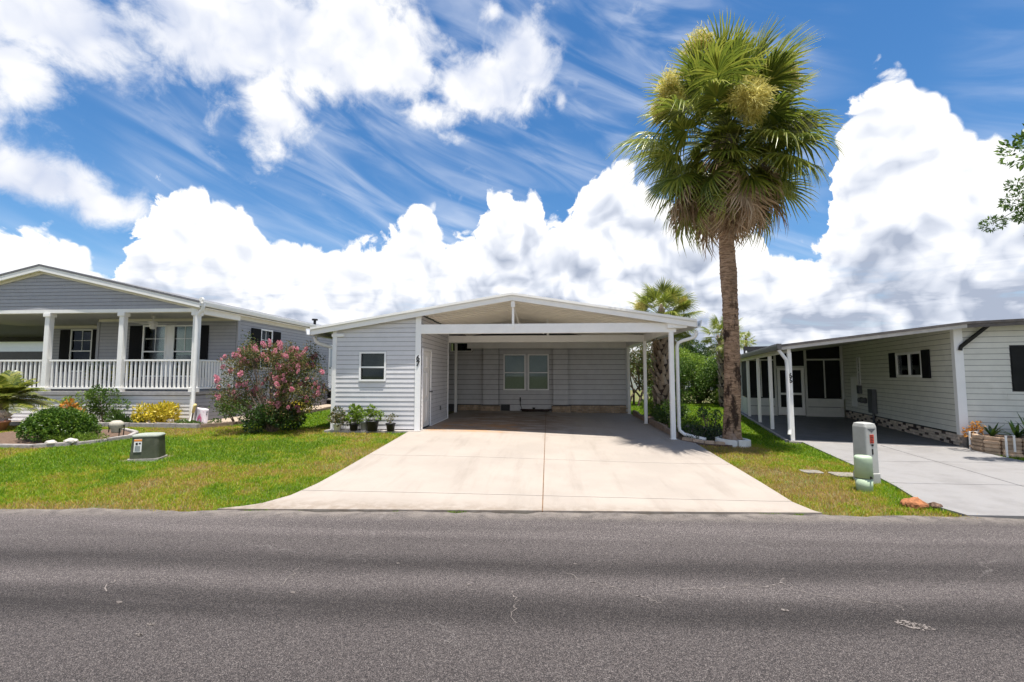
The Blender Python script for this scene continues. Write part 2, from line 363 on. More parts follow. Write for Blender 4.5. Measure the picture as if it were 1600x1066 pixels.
def slab_wall(name, w, parent, a0, a1, z0, z1, m=None, depth=.12, holes=()):
    """the wall behind the boards, with real openings"""
    mb = MB(); xs = sorted({a0, a1, *[h[0] for h in holes], *[h[1] for h in holes]}); zs = sorted({z0, z1, *[h[2] for h in holes], *[h[3] for h in holes]})
    for i in range(len(xs) - 1):
        for j in range(len(zs) - 1):
            ca, cz = (xs[i] + xs[i + 1]) / 2, (zs[j] + zs[j + 1]) / 2
            if any(h[0] < ca < h[1] and h[2] < cz < h[3] for h in holes): continue
            w.box(mb, xs[i], xs[i + 1], zs[j], zs[j + 1], -depth, 0)
    return mb.build(name, m or BACKW, parent)
def window(w, parent, a0, a1, z0, z1, fr=.05, mid=True, vert=False, fm=None, blind=None, grid=0, out=.035, slats=False):
    fm = fm or TRIM; mb = MB()
    w.box(mb, a0 - fr, a0, z0 - fr, z1 + fr, -.06, out); w.box(mb, a1, a1 + fr, z0 - fr, z1 + fr, -.06, out)
    w.box(mb, a0, a1, z1, z1 + fr, -.06, out - .002); w.box(mb, a0, a1, z0 - fr, z0, -.06, out + .012)
    o = mb.build('window', fm, parent)
    zm = (z0 + z1) / 2 - .02; am = (a0 + a1) / 2; cells = []
    if mid:
        w.box(MB(), 0, 0, 0, 0, 0, 0); b = MB(); w.box(b, a0, a1, zm - .02, zm + .02, -.05, out - .012); b.build('sash_rail', fm, o); cells = [(a0, a1, z0, zm - .02), (a0, a1, zm + .02, z1)]
    elif vert:
        b = MB(); w.box(b, am - .025, am + .025, z0, z1, -.05, out - .012); b.build('sash_rail', fm, o); cells = [(a0, am - .025, z0, z1), (am + .025, a1, z0, z1)]
    else: cells = [(a0, a1, z0, z1)]
    for i, (c0, c1, d0, d1) in enumerate(cells):
        b = MB(); w.box(b, c0, c1, d0, d1, -.032 + .008 * i, -.028 + .008 * i); b.build('pane', GLASS, o)
        if grid and i == len(cells) - 1:
            for k in range(1, grid):
                b = MB(); q = c0 + (c1 - c0) * k / grid; w.box(b, q - .008, q + .008, d0, d1, -.02, -.008); b.build('muntin', fm, o)
            b = MB(); q = (d0 + d1) / 2; w.box(b, c0, c1, q - .008, q + .008, -.019, -.007); b.build('muntin', fm, o)
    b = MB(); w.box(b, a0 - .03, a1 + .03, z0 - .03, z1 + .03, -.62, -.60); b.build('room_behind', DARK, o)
    if blind:
        if slats:
            b = MB(); z = z0 if blind[1] is None else blind[1]
            while z < z1 - .01: w.box(b, a0, a1, z, z + .030, -.105, -.10); z += .04
            b.build('blind', blind[0], o)
        else: b = MB(); w.box(b, a0, a1, z0 if blind[1] is None else blind[1], z1, -.12, -.11); b.build('blind', blind[0], o)
    return o
def shutter(w, parent, a0, a1, z0, z1):
    mb = MB(); w.box(mb, a0, a1, z0, z1, .016, .045); o = mb.build('shutter', BLACKP, parent)
    z = z0 + .06; b = MB()
    while z < z1 - .08:
        b.hexa([w.p(a0 + .04, z, .046), w.p(a1 - .04, z, .046), w.p(a1 - .04, z, .044), w.p(a0 + .04, z, .044)], [w.p(a0 + .04, z + .03, .052), w.p(a1 - .04, z + .03, .052), w.p(a1 - .04, z + .03, .044), w.p(a0 + .04, z + .03, .044)]); z += .045
    b.build('louvre', BLACKP, o); return o
def textmesh(txt, size, depth=.006):
    cu = bpy.data.curves.new('t', 'FONT'); cu.body = txt; cu.size = size; cu.extrude = depth; cu.align_x = 'CENTER'; cu.align_y = 'CENTER'; cu.offset = size * .018
    o = bpy.data.objects.new('t', cu); COL.objects.link(o); bpy.context.view_layer.update()
    me = bpy.data.meshes.new_from_object(o.evaluated_get(bpy.context.evaluated_depsgraph_get())); bpy.data.objects.remove(o); return me

# ------------------------------------------------------------------ ground shape
def ss(a, b, x): t = np.clip((np.asarray(x, float) - a) / (b - a), 0, 1); return t * t * (3 - 2 * t)
def lin(a, b, x): return np.clip((np.asarray(x, float) - a) / (b - a), 0, 1)
def G(x, y):
    t = ss(-2.6, 3.0, x); zl = .27 * lin(5.5, 11.2, y)
    zr = (.12 * lin(5.7, 11.3, y) + .07 * lin(11.3, 17.3, y)) * (1 - .75 * ss(3.3, 6, x))
    return zl * (1 - t) + zr * t
def g(x, y): return float(G(x, y))
EDGE = [(-200, -4.5), (-40, 3.7), (-20, 4.75), (-12, 5.12), (-6.75, 5.37), (-5.14, 5.46), (-3.9, 5.5), (-.42, 5.67), (3.37, 5.86), (5.5, 5.9), (12, 5.9), (25, 5.4), (200, -4)]
def edge_y(x): return np.interp(x, [e[0] for e in EDGE], [e[1] for e in EDGE])
def nodes_mat(name):
    m = bpy.data.materials.new(name); m.use_nodes = True; nt = m.node_tree; MT[name] = m
    geo = nt.nodes.new('ShaderNodeNewGeometry'); sp = nt.nodes.new('ShaderNodeSeparateXYZ'); nt.links.new(geo.outputs['Position'], sp.inputs[0])
    L = nt.links.new
    def put(s, v):
        if hasattr(v, 'is_linked'): L(v, s)
        else: s.default_value = v
    def n(scale, detail=6., rough=.6, vec=None, dist=0.):
        k = nt.nodes.new('ShaderNodeTexNoise'); k.inputs['Scale'].default_value = scale; k.inputs['Detail'].default_value = detail; k.inputs['Roughness'].default_value = rough; k.inputs['Distortion'].default_value = dist
        L(vec or geo.outputs['Position'], k.inputs['Vector']); return k.outputs['Fac']
    def rng_(v, a, b, c=0., d=1., sm=True):
        k = nt.nodes.new('ShaderNodeMapRange'); k.interpolation_type = 'SMOOTHSTEP' if sm else 'LINEAR'; put(k.inputs[0], v); k.inputs[1].default_value = a; k.inputs[2].default_value = b; k.inputs[3].default_value = c; k.inputs[4].default_value = d; return k.outputs[0]
    def mx(f, a, b):
        k = nt.nodes.new('ShaderNodeMix'); k.data_type = 'RGBA'; put(k.inputs[0], f); put(k.inputs[6], a); put(k.inputs[7], b); return k.outputs[2]
    def ma(op, a, b=0.):
        k = nt.nodes.new('ShaderNodeMath'); k.operation = op; put(k.inputs[0], a); put(k.inputs[1], b); return k.outputs[0]
    def vor(scale, feature='F1', vec=None):
        k = nt.nodes.new('ShaderNodeTexVoronoi'); k.feature = feature; k.inputs['Scale'].default_value = scale; L(vec or geo.outputs['Position'], k.inputs['Vector']); return k
    b = nt.nodes['Principled BSDF']
    def bump(h, s, dist=.01):
        k = nt.nodes.new('ShaderNodeBump'); k.inputs['Strength'].default_value = s; k.inputs['Distance'].default_value = dist; L(h, k.inputs['Height']); L(k.outputs[0], b.inputs['Normal'])
    return m, nt, geo, sp.outputs, n, rng_, mx, ma, vor, b, bump
def asphalt():
    m, nt, geo, P, n, rg, mx, ma, vor, b, bump = nodes_mat('old_asphalt'); L = nt.links.new
    v = vor(215.); s = nt.nodes.new('ShaderNodeSeparateColor'); L(v.outputs['Color'], s.inputs[0])
    stone = rg(s.outputs[0], .2, 1., 0., 1.)
    c = mx(stone, (.058, .049, .047, 1), (.225, .193, .180, 1)); c = mx(rg(n(46., 5., .75), .44, .60, .0, .55), c, (.030, .026, .026, 1))
    c = mx(rg(s.outputs[1], .88, .96, 0., .7), c, (.30, .27, .25, 1))
    c = mx(rg(v.outputs['Distance'], .35, .75, 0., .8), c, (.024, .021, .022, 1))
    wv = ma('ADD', P[1], ma('MULTIPLY', ma('SUBTRACT', n(.30, 4.), .5), .42)); wv = ma('SUBTRACT', wv, ma('MULTIPLY', P[0], .03)); ev = ma('SUBTRACT', P[1], ma('MULTIPLY', P[0], .045))
    band = lambda y0, w_, a_: rg(ma('ABSOLUTE', ma('SUBTRACT', wv, y0)), .0, w_, a_, 0.)
    # polished dark wheel tracks along the road, bleached strips between them
    ls = nt.nodes.new('ShaderNodeMapping'); L(geo.outputs['Position'], ls.inputs[0]); ls.inputs['Scale'].default_value = (.22, 2.4, 1); lsn = n(1.6, 6., .6, ls.outputs[0])
    lt = ma('MAXIMUM', ma('MAXIMUM', band(5.05, .75, .75), band(3.78, .22, .55)), band(1.3, 1.2, .40))
    dk = ma('MAXIMUM', ma('MAXIMUM', band(4.15, .30, .85), band(3.38, .36, 1.)), ma('MAXIMUM', band(2.35, .42, .40), band(4.75, .14, .35)))
    hv = nt.nodes.new('ShaderNodeHueSaturation'); L(c, hv.inputs['Color'])
    L(ma('SUBTRACT', ma('ADD', 1., ma('MULTIPLY', ma('MULTIPLY', lt, rg(lsn, .30, .66, .3, 1.)), .85)), ma('MULTIPLY', ma('MULTIPLY', dk, rg(lsn, .25, .6, .45, 1.)), .52)), hv.inputs['Value']); c = hv.outputs[0]
    c = mx(rg(n(9., 7., .7), .62, .80, 0., .35), c, (.22, .195, .185, 1))
    c = mx(ma('MULTIPLY', rg(ev, 5.3, 5.66), rg(n(5., 8., .75), .32, .62, .1, .85)), c, (.26, .225, .195, 1))
    # a few pale scuffs and one meandering crack
    sv = nt.nodes.new('ShaderNodeMapping'); L(geo.outputs['Position'], sv.inputs[0]); sv.inputs['Scale'].default_value = (1.5, 3.4, 1); sv.inputs['Rotation'].default_value = (0, 0, .35)
    c = mx(ma('MULTIPLY', rg(n(1.9, 9., .78, sv.outputs[0]), .70, .76, 0., .6), rg(s.outputs[2], .2, .7)), c, (.42, .38, .35, 1))
    dw = nt.nodes.new('ShaderNodeTexNoise'); dw.inputs['Scale'].default_value = 3.; dw.inputs['Detail'].default_value = 8; dw.inputs['Roughness'].default_value = .7; L(geo.outputs['Position'], dw.inputs['Vector'])
    vm = nt.nodes.new('ShaderNodeVectorMath'); vm.operation = 'MULTIPLY_ADD'; L(dw.outputs['Color'], vm.inputs[0]); vm.inputs[1].default_value = (.5, .5, 0); L(geo.outputs['Position'], vm.inputs[2])
    cv = vor(.34, 'DISTANCE_TO_EDGE', vm.outputs[0])
    c = mx(ma('MULTIPLY', rg(cv.outputs['Distance'], .0, .0035, .42, 0.), rg(n(.45, 3.), .46, .58)), c, (.33, .30, .28, 1))
    L(c, b.inputs['Base Color']); b.inputs['Roughness'].default_value = .88; b.inputs['Specular IOR Level'].default_value = .25
    bump(ma('ADD', ma('MULTIPLY', v.outputs['Distance'], -1.), ma('MULTIPLY', n(18.), .5)), .8, .008)
    return m
def concrete(name, base, warm=True):
    m, nt, geo, P, n, rg, mx, ma, vor, b, bump = nodes_mat(name); L = nt.links.new
    c = mx(rg(n(.9, 6.), .3, .7), tuple(x * .93 for x in base) + (1,), tuple(min(1, x * 1.06) for x in base) + (1,))
    v = vor(120.); s = nt.nodes.new('ShaderNodeSeparateColor'); L(v.outputs['Color'], s.inputs[0])
    c = mx(rg(s.outputs[0], .6, 1., 0., .13), c, (.30, .26, .22, 1))
    c = mx(rg(n(60., 3.), .62, .75, 0., .25), c, tuple(x * .62 for x in base) + (1,))
    c = mx(rg(n(5., 8., .75), .60, .78, 0., .3), c, tuple(x * .7 for x in base) + (1,))
    if warm:
        # exposed aggregate by the right-hand posts
        ag = ma('MULTIPLY', ma('MULTIPLY', rg(P[0], .9, 2.6), rg(P[1], 8.2, 9.8)), .75)
        c = mx(ma('MULTIPLY', ag, rg(s.outputs[1], .35, .75)), c, (.22, .19, .17, 1))
        # rust and oil stains on the parking floor
        mp = nt.nodes.new('ShaderNodeMapping'); L(geo.outputs['Position'], mp.inputs[0]); mp.inputs['Scale'].default_value = (.75, 1.5, 1)
        area = ma('MULTIPLY', ma('MULTIPLY', rg(P[0], -3.2, -2.2), rg(P[0], 1.6, -.3)), ma('MULTIPLY', rg(P[1], 11.3, 12.2), rg(P[1], 17.4, 16.2)))
        st = rg(n(1.5, 9., .72, mp.outputs[0], .6), .38, .58)
        c = mx(ma('MULTIPLY', ma('MULTIPLY', st, area), .62), c, (.15, .075, .035, 1))
        st2 = rg(n(2.1, 8., .7, mp.outputs[0], 1.2), .42, .60)
        ar2 = ma('MULTIPLY', ma('MULTIPLY', rg(P[0], -3.3, -2.8), rg(P[0], -.2, -1.)), ma('MULTIPLY', rg(P[1], 10.9, 11.5), rg(P[1], 14.2, 12.4)))
        c = mx(ma('MULTIPLY', ma('MULTIPLY', st2, ar2), .8), c, (.42, .20, .06, 1))
        tm = nt.nodes.new('ShaderNodeMapping'); L(geo.outputs['Position'], tm.inputs[0]); tm.inputs['Scale'].default_value = (2.6, .35, 1)
        c = mx(ma('MULTIPLY', rg(n(1.3, 7., .65, tm.outputs[0]), .48, .72), .30), c, (.20, .165, .135, 1))
        c = mx(ma('MULTIPLY', rg(P[1], 6.15, 5.6), rg(n(6., 8., .7), .35, .65, .15, .65)), c, (.17, .125, .085, 1))
        sp_ = vor(2.3); c = mx(rg(sp_.outputs['Distance'], .012, .022, .75, 0.), c, (.06, .045, .035, 1))
        st3 = ma('MULTIPLY', rg(n(1.2, 9., .75, mp.outputs[0], .8), .56, .68), rg(P[1], 12.2, 13.))
        c = mx(ma('MULTIPLY', st3, .4), c, (.15, .10, .07, 1))
    else:
        c = mx(ma('MULTIPLY', rg(n(.9, 8., .72), .42, .66), .6), c, (.17, .16, .155, 1))
    L(c, b.inputs['Base Color']); b.inputs['Roughness'].default_value = .85; b.inputs['Specular IOR Level'].default_value = .3
    bump(ma('ADD', n(90., 4.), n(14., 5.)), .25, .006)
    return m
def soil():
    m, nt, geo, P, n, rg, mx, ma, vor, b, bump = nodes_mat('turf_soil'); L = nt.links.new
    c = mx(rg(n(7., 8., .7), .3, .7), (.10, .085, .03, 1), (.17, .15, .05, 1)); c = mx(rg(n(.8, 6.), .4, .65), c, (.10, .14, .03, 1))
    L(c, b.inputs['Base Color']); b.inputs['Roughness'].default_value = .95; bump(n(40.), 1., .03); return m
ASPH = asphalt(); CONC = concrete('warm_concrete', (.345, .300, .258)); CONCR = concrete('pale_grey_concrete', (.255, .246, .242), False); SOIL = soil()
FLOORG = mat('painted_grey_floor', (.115, .115, .12), .6, .25, 3., .15, 60.)

# ---- terrain sheet
xs = np.unique(np.concatenate([np.linspace(-900, -30, 14), np.linspace(-30, 30, 121), np.linspace(30, 900, 14)])); ys = np.unique(np.concatenate([np.linspace(-300, -6, 8), np.linspace(-6, 34, 101), np.linspace(34, 1500, 16)]))
XX, YY = np.meshgrid(xs, ys); ZZ = G(XX, YY) - .03 - .03 * (YY < edge_y(XX) + .12)
V = np.stack([XX, YY, ZZ], -1).reshape(-1, 3); nx = len(xs); ii = np.arange(len(ys) - 1)[:, None] * nx + np.arange(nx - 1)[None]; F = np.stack([ii, ii + 1, ii + nx + 1, ii + nx], -1).reshape(-1, 4)
struct(fast('ground', V, F, SOIL, smooth=True))
# ---- road sheet
CRACKS = [[(0.14, 4.05), (0.26, 3.91), (0.38, 3.84), (0.52, 3.78), (0.63, 3.68), (0.74, 3.61), (0.81, 3.54)], [(0.93, 3.74), (1.12, 3.8), (1.26, 3.8), (1.48, 3.86), (1.6, 3.9), (1.72, 3.87), (1.86, 3.95), (1.92, 4.04)], [(1.87, 3.95), (1.9, 3.84), (2.02, 3.76), (2.2, 3.72), (2.39, 3.67), (2.51, 3.63), (2.49, 3.55)], [(-0.27, 3.65), (-0.23, 3.5), (-0.23, 3.36), (-0.23, 3.17)], [(-3.39, 3.42), (-3.53, 3.69), (-3.56, 3.81)], [(-2.09, 3.62), (-2.12, 3.82), (-2.15, 4.02)]]
SCUFFS = [(2.42, 3.37, .10, .06, 120), (-3.11, 3.27, .02, .012, 26), (-2.63, 3.01, .022, .012, 26), (-2.6, 2.89, .02, .01, 20), (-1.93, 3.51, .018, .01, 18), (-.62, 3.74, .02, .01, 20), (1.67, 3.51, .025, .012, 22), (.25, 4.2, .02, .01, 20), (-1.3, 4.1, .018, .01, 18), (4.6, 2.9, .02, .01, 20), (1.3, 2.6, .015, .01, 16)]
rx = np.concatenate([np.linspace(-200, -14, 20), np.arange(-13.8, 14, .12), np.linspace(14.2, 200, 20)])
ey = edge_y(rx) + .022 * np.sin(rx * 3.1) + .018 * np.sin(rx * 7.7 + 1) + rng.normal(0, .016, len(rx))
V = np.concatenate([np.stack([rx, np.minimum(ey - 12, -6 + 0 * rx), 0 * rx], -1), np.stack([rx, ey, 0 * rx], -1)]); n = len(rx)
struct(fast('road', V, np.stack([np.arange(n - 1), np.arange(1, n), np.arange(1, n) + n, np.arange(n - 1) + n], -1), ASPH))

CRK = mat('sandy_crack', (.185, .160, .145), .95, .35, 30.)
road_ = bpy.data.objects['road']; cr_ = random.Random(5)
for path_ in CRACKS:
    pts_ = []
    for (xa, ya), (xb, yb) in zip(path_[:-1], path_[1:]):
        for k in range(7): t_ = k / 7; pts_.append((xa + (xb - xa) * t_ + cr_.gauss(0, .012), ya + (yb - ya) * t_ + cr_.gauss(0, .009)))
    V = []; 
    for i, (x, y) in enumerate(pts_):
        w_ = .0036 * cr_.uniform(.15, 1.5); dx, dy = pts_[min(i + 1, len(pts_) - 1)][0] - pts_[max(i - 1, 0)][0], pts_[min(i + 1, len(pts_) - 1)][1] - pts_[max(i - 1, 0)][1]; l_ = math.hypot(dx, dy) + 1e-6; V += [(x - dy / l_ * w_, y + dx / l_ * w_, .004), (x + dy / l_ * w_, y - dx / l_ * w_, .004)]
    fast('crack', V, [(2 * i, 2 * i + 1, 2 * i + 3, 2 * i + 2) for i in range(len(pts_) - 1)], CRK, road_)
for (cx_, cy_, ra_, rb_, n_) in SCUFFS:
    V = []; F = []
    for k in range(n_):
        a_ = cr_.uniform(0, 6.283); q_ = cr_.random() ** .6; x, y = cx_ + math.cos(a_) * ra_ * q_, cy_ + math.sin(a_) * rb_ * q_ - .3 * math.cos(a_) * ra_ * q_; r_ = cr_.uniform(.003, .010); i = len(V); o_ = cr_.uniform(0, 1)
        V += [(x + r_ * cr_.uniform(.6, 1.4) * math.cos(o_ + j * 1.2566), y + r_ * cr_.uniform(.6, 1.4) * math.sin(o_ + j * 1.2566), .0045 + .0004 * (k % 3)) for j in range(5)]; F += [(i, i + 1, i + 2), (i, i + 2, i + 3), (i, i + 3, i + 4)]
    o_ = fast('scuff_mark', V, F, CRK, road_); o_['kind'] = 'stuff'

def slab(name, xl, xr, yl0, yl1, m, parent, nx=10, ny=8, th=.012, zf=G):
    """a concrete panel that follows the ground; xl, xr give x as a function of y; yl0, yl1 give y limits as functions of x"""
    us = np.linspace(0, 1, nx); vs_ = np.linspace(0, 1, ny); P = np.zeros((ny, nx, 3))
    for j, vv in enumerate(vs_):
        for i, uu in enumerate(us):
            xa = (xl(yl0(0)) + xr(yl0(0))) / 2; y = yl0(xa) * (1 - vv) + yl1(xa) * vv; x = xl(y) * (1 - uu) + xr(y) * uu
            for _ in range(4): y = yl0(x) * (1 - vv) + yl1(x) * vv; x = xl(y) * (1 - uu) + xr(y) * uu
            y = yl0(x) * (1 - vv) + yl1(x) * vv; P[j, i] = (x, y, zf(x, y) + th)
    mb = MB(); top = P.reshape(-1, 3); vv = [tuple(p) for p in top]; fs = [(j * nx + i, j * nx + i + 1, (j + 1) * nx + i + 1, (j + 1) * nx + i) for j in range(ny - 1) for i in range(nx - 1)]
    per = [i for i in range(nx)] + [j * nx + nx - 1 for j in range(1, ny)] + [(ny - 1) * nx + i for i in range(nx - 2, -1, -1)] + [j * nx for j in range(ny - 2, 0, -1)]
    k = len(vv); vv += [(vv[p][0], vv[p][1], vv[p][2] - .1) for p in per]; q = len(per)
    fs += [(per[(i + 1) % q], per[i], k + i, k + (i + 1) % q) for i in range(q)]
    mb.v = vv; mb.f = fs; return mb.build(name, m, parent)
driveway = bpy.data.objects.new('driveway', None); COL.objects.link(driveway); struct(driveway)
dl = lambda y: float(np.interp(y, [5.3, 5.52, 5.6, 5.75, 6.1, 6.7, 8, 30], [-4.4, -4.05, -3.85, -3.62, -3.43, -3.34, -3.33, -3.33]))
dr = lambda y: float(np.interp(y, [5.7, 5.95, 6.3, 7.2, 10.9, 11.6, 30], [3.42, 3.22, 3.15, 3.2, 3.34, 3.10, 3.12]))
rows = [None, 6.32, 8.55, 11.2, 14.4, 17.72]; cj = lambda y: -.05 + .004 * (y - 6)
for i in range(5):
    y0 = (lambda x: float(edge_y(x)) + .03) if i == 0 else (lambda x, q=rows[i]: q + .006); y1 = lambda x, q=rows[i + 1]: q - .006
    slab('slab', dl, lambda y: cj(y) - .007, y0, y1, CONC, driveway); slab('slab', lambda y: cj(y) + .007, dr, y0, y1, CONC, driveway)
RUST = mat('rusty_joint', (.17, .10, .055), .95, .4, 9.)
slab('joint_filler', lambda y: cj(y) - .03, lambda y: cj(y) + .03, lambda x: 5.73, lambda x: 17.7, RUST, driveway, 2, 30, .004)
# ---- right neighbour's driveway
AL = R(15.2); RU = Vector((math.cos(AL), -math.sin(AL), 0)); RV = Vector((math.sin(AL), math.cos(AL), 0)); RO = Vector((6.03, 11.87, 0))
ndrive = bpy.data.objects.new('neighbour_driveway', None); COL.objects.link(ndrive); struct(ndrive)
nl = lambda y: float(np.interp(y, [5.7, 5.95, 6.45, 7.3, 8.45, 11.8], [5.05, 4.9, 4.82, 5.11, 5.42, 6.14])); nr = lambda y: float(np.interp(y, [5.7, 6.4, 10, 11.6], [8.9, 8.7, 9.0, 9.25]))
nm = lambda y: (nl(y) + nr(y)) / 2
ZN = lambda x, y: g(x, y)
frontl = lambda x: float(11.72 - .272 * (x - 6.03))
for (a, b) in ((None, 7.5), (7.5, 9.3), (9.3, 'f')):
    y0 = (lambda x: float(edge_y(x)) + .03) if a is None else (lambda x, q=a: q + .008); y1 = (lambda x: frontl(x) - .006) if b == 'f' else (lambda x, q=b: q - .008)
    slab('slab', nl, lambda y: nm(y) - .008, y0, y1, CONCR, ndrive); slab('slab', lambda y: nm(y) + .008, nr, y0, y1, CONCR, ndrive)

# ------------------------------------------------------------------ centre house with shed and carport
H1 = thing('carport_house', 'low grey mobile home with white gabled double carport and attached shed', 'house', (0, 11.3, .2))
AX = -.82; AZ = 3.63          # ridge
rz = lambda x: AZ - .158 * abs(x - AX) - (.02 if x < AX else 0)
RY0 = 11.16
# roof skin and fascia
mb = MB()
for x0, x1 in ((-5.9, AX), (AX, 3.56)):
    a = [(x0, RY0, rz(x0) - .05), (x1, RY0, rz(x1) - .05), (x1, 31, rz(x1) - .05), (x0, 31, rz(x0) - .05)]; b = [(p[0], p[1], p[2] + .05) for p in a]; mb.hexa(a, b)
roof1 = mb.build('roof', ROOFW, H1)
for x0, x1 in ((-5.9, AX), (AX, 3.56)):
    mb = MB(); q = [(x0, rz(x0) - .052), (x1, rz(x1) - .052), (x1, rz(x1) - .165), (x0, rz(x0) - .165)]
    mb.prism([(x, RY0 + .0, z) for x, z in q], [(x, RY0 + .03, z) for x, z in q]); mb.build('rake_fascia', WHITE, roof1)
    mb = MB(); q = [(x0, rz(x0) + .025), (x1, rz(x1) + .025), (x1, rz(x1) - .03), (x0, rz(x0) - .03)]
    mb.prism([(x, RY0 - .04, z) for x, z in q], [(x, RY0 + .01, z) for x, z in q]); mb.build('drip_edge', WHITE, roof1)
# ceiling pans, one by one
y = RY0 + .032; k = 0
while y < 17.7:
    y1 = min(y + .302, 17.72)
    for x0, x1 in ((-3.05, AX), (AX, 3.5)):
        mb = MB(); z0, z1 = rz(x0) - .055, rz(x1) - .055
        mb.hexa([(x0, y + .004, z0 - .012), (x1, y + .004, z1 - .012), (x1, y1 - .03, z1 - .05), (x0, y1 - .03, z0 - .05)], [(x0, y + .004, z0 - .001), (x1, y + .004, z1 - .001), (x1, y1 - .03, z1 - .001), (x0, y1 - .03, z0 - .001)])
        mb.hexa([(x0, y1 - .03, z0 - .075), (x1, y1 - .03, z1 - .075), (x1, y1 - .008, z1 - .075), (x0, y1 - .008, z0 - .075)], [(x0, y1 - .03, z0 - .001), (x1, y1 - .03, z1 - .001), (x1, y1 - .008, z1 - .001), (x0, y1 - .008, z0 - .001)])
        mb.build('ceiling_pan', PAN, H1)
    y = y1
MB().box(-5.88, -3.06, RY0 + .032, 11.3, 2.66, 2.67)
# eave gutters
for sx, x in ((1, 3.56), (-1, -5.9)):
    mb = MB(); z = rz(x)
    pr = [(0, .0), (0, -.15), (.03 * sx, -.17), (.09 * sx, -.16), (.12 * sx, -.05), (.12 * sx, .0), (.105 * sx, .0), (.1 * sx, -.04), (.075 * sx, -.14), (.02 * sx, -.14), (.015 * sx, 0)]
    mb.prism([(x + a, RY0 - .02, z + b) for a, b in pr], [(x + a, 26., z + b) for a, b in pr]); mb.build('gutter', ROOFW, H1)
# beams
for yb, z0, z1, x0, nm_ in ((11.27, 2.665, 2.9, -3.14, 'beam'), (14.36, 2.66, 2.87, -3.06, 'beam'), (17.55, 2.655, 2.88, -3.02, 'header')):
    x1 = 3.12 if yb < 17 else 3.12
    MB().box(x0, x1, yb, yb + .09, z0, z1).build(nm_, WHITE, H1, bevel=.006)
MB().box(2.9, 3.36, 11.2, 11.27, 2.76, 2.9).build('beam_end', WHITE, H1, bevel=.006)
# long edge plate along the right eave
MB().box(3.0, 3.1, 11.37, 17.54, 2.67, 2.88).build('side_plate', WHITE, H1)
# king posts with knee brace
for yb, x in ((11.24, -.80), (14.38, .06), (17.52, .1)):
    MB().box(x - .028, x + .028, yb, yb + .07, 2.85 if yb > 12 else 2.79, rz(x) - .08).build('king_post', WHITE, H1, bevel=.004)
MB().tube([(-.80, 11.35, 3.40), (-.76, 12.9, 3.1), (-.06, 14.36, 2.93)], .022, 6).build('knee_brace', WHITE, H1)
MB().box(-.85, -.75, 11.195, 11.24, 3.3, 3.46).build('ridge_bracket', WHITE, H1, bevel=.01)
# posts
for x, y, zt in ((3.0, 11.31, 2.665), (3.02, 14.4, 2.66), (3.06, 17.45, 2.66), (-3.28, 16.7, 2.9)):
    z = g(x, y) - .02; mb = MB(); r = .052 if y < 12 else .045
    for s1, s2 in ((-1, -1), (1, -1), (1, 1), (-1, 1)): mb.box(x + s1 * r - .012 * (s1 > 0) - .0, x + s1 * r + .012 * (s1 < 0), y - r * .9, y + r * .9, z, zt) if s2 < 0 else None
    mb.box(x - r + .012, x + r - .012, y - r, y + r, z, zt); mb.build('carport_post', WHITE, H1)
    if x > 0: MB().box(x - r - .02, x + r + .02, y - r - .02, y + r + .02, z, z + .035).build('post_base', WHITE, H1)
# right downspout: elbows at the top, shoe at the bottom
x, y = 3.17, 11.42
MB().tube([(3.60, 11.3, 2.70), (3.60, 11.31, 2.62), (3.57, 11.33, 2.56), (3.47, 11.36, 2.52), (3.3, 11.4, 2.47), (3.20, y, 2.42), (x, y, 2.32), (x, y, .42), (x + .01, y - .02, .32), (x + .1, y - .08, .24), (x + .3, y - .25, .19), (x + .48, y - .4, .17)], .042, 10).build('downspout', WHITE, H1, True)
MB().tube([(-5.95, 11.5, 2.62), (-5.94, 11.5, 2.52), (-5.86, 11.52, 2.45), (-5.6, 11.56, 2.38), (-5.45, 11.58, 2.30), (-5.44, 11.58, .4)], .045, 10).build('downspout', WHITE, H1, True)
# shed: front wall, side wall
wf = W((-5.34, 11.3), (1, 0)); hole = (.71, 1.31, 1.53, 2.18)
shed = slab_wall('shed_front_wall', wf, H1, 0, 2.22, .30, 2.66, holes=[hole])
siding(wf, shed, .07, 2.10, .30, 3.2, .1143, SID, [(.66, 1.36, 1.48, 2.23)], [lambda p: rz(-5.34 + p[0]) - .10 - p[1]])
window(wf, H1, *hole, fr=.045, blind=(BLINDD, 1.1), out=.03)
for a0, a1, m_ in ((-.03, .07, TRIM), (2.10, 2.24, TRIM)):
    mb = MB(); wf.box(mb, a0, a1, .24, min(rz(-5.34 + a0), rz(-5.34 + a1)) - .09, -.05, .035); mb.build('corner_post', m_, H1)
mb = MB(); wf.box(mb, -.06, .26, 2.60, 2.68, -.02, .05); mb.build('eave_bracket', TRIM, H1, bevel=.01)
mb = MB(); wf.box(mb, -.1, 2.3, .17, .285, -.4, .22); mb.build('shed_footing', CONC_EDGE, H1)
ws = W((-3.1, 11.3), (0, 1)); dh = (.13, .92, .32, 2.26)
shs = slab_wall('shed_side_wall', ws, H1, 0, 3.15, .29, 3.1, holes=[dh])
siding(ws, shs, .03, 3.12, .29, 3.12, .1143, SID, [(dh[0] - .05, dh[1] + .05, .2, dh[3] + .05)])
mb = MB(); ws.box(mb, 3.1, 3.16, .27, 3.1, -.05, .03); mb.build('corner_post', TRIM, H1)
mb = MB(); ws.box(mb, dh[1] + .06, 3.1, .262, .30, 0, .035); mb.build('base_trim', TRIM, H1)
MB().box(-5.3, -3.22, 14.35, 14.45, .25, 2.9).build('shed_back_wall', BACKW, H1)
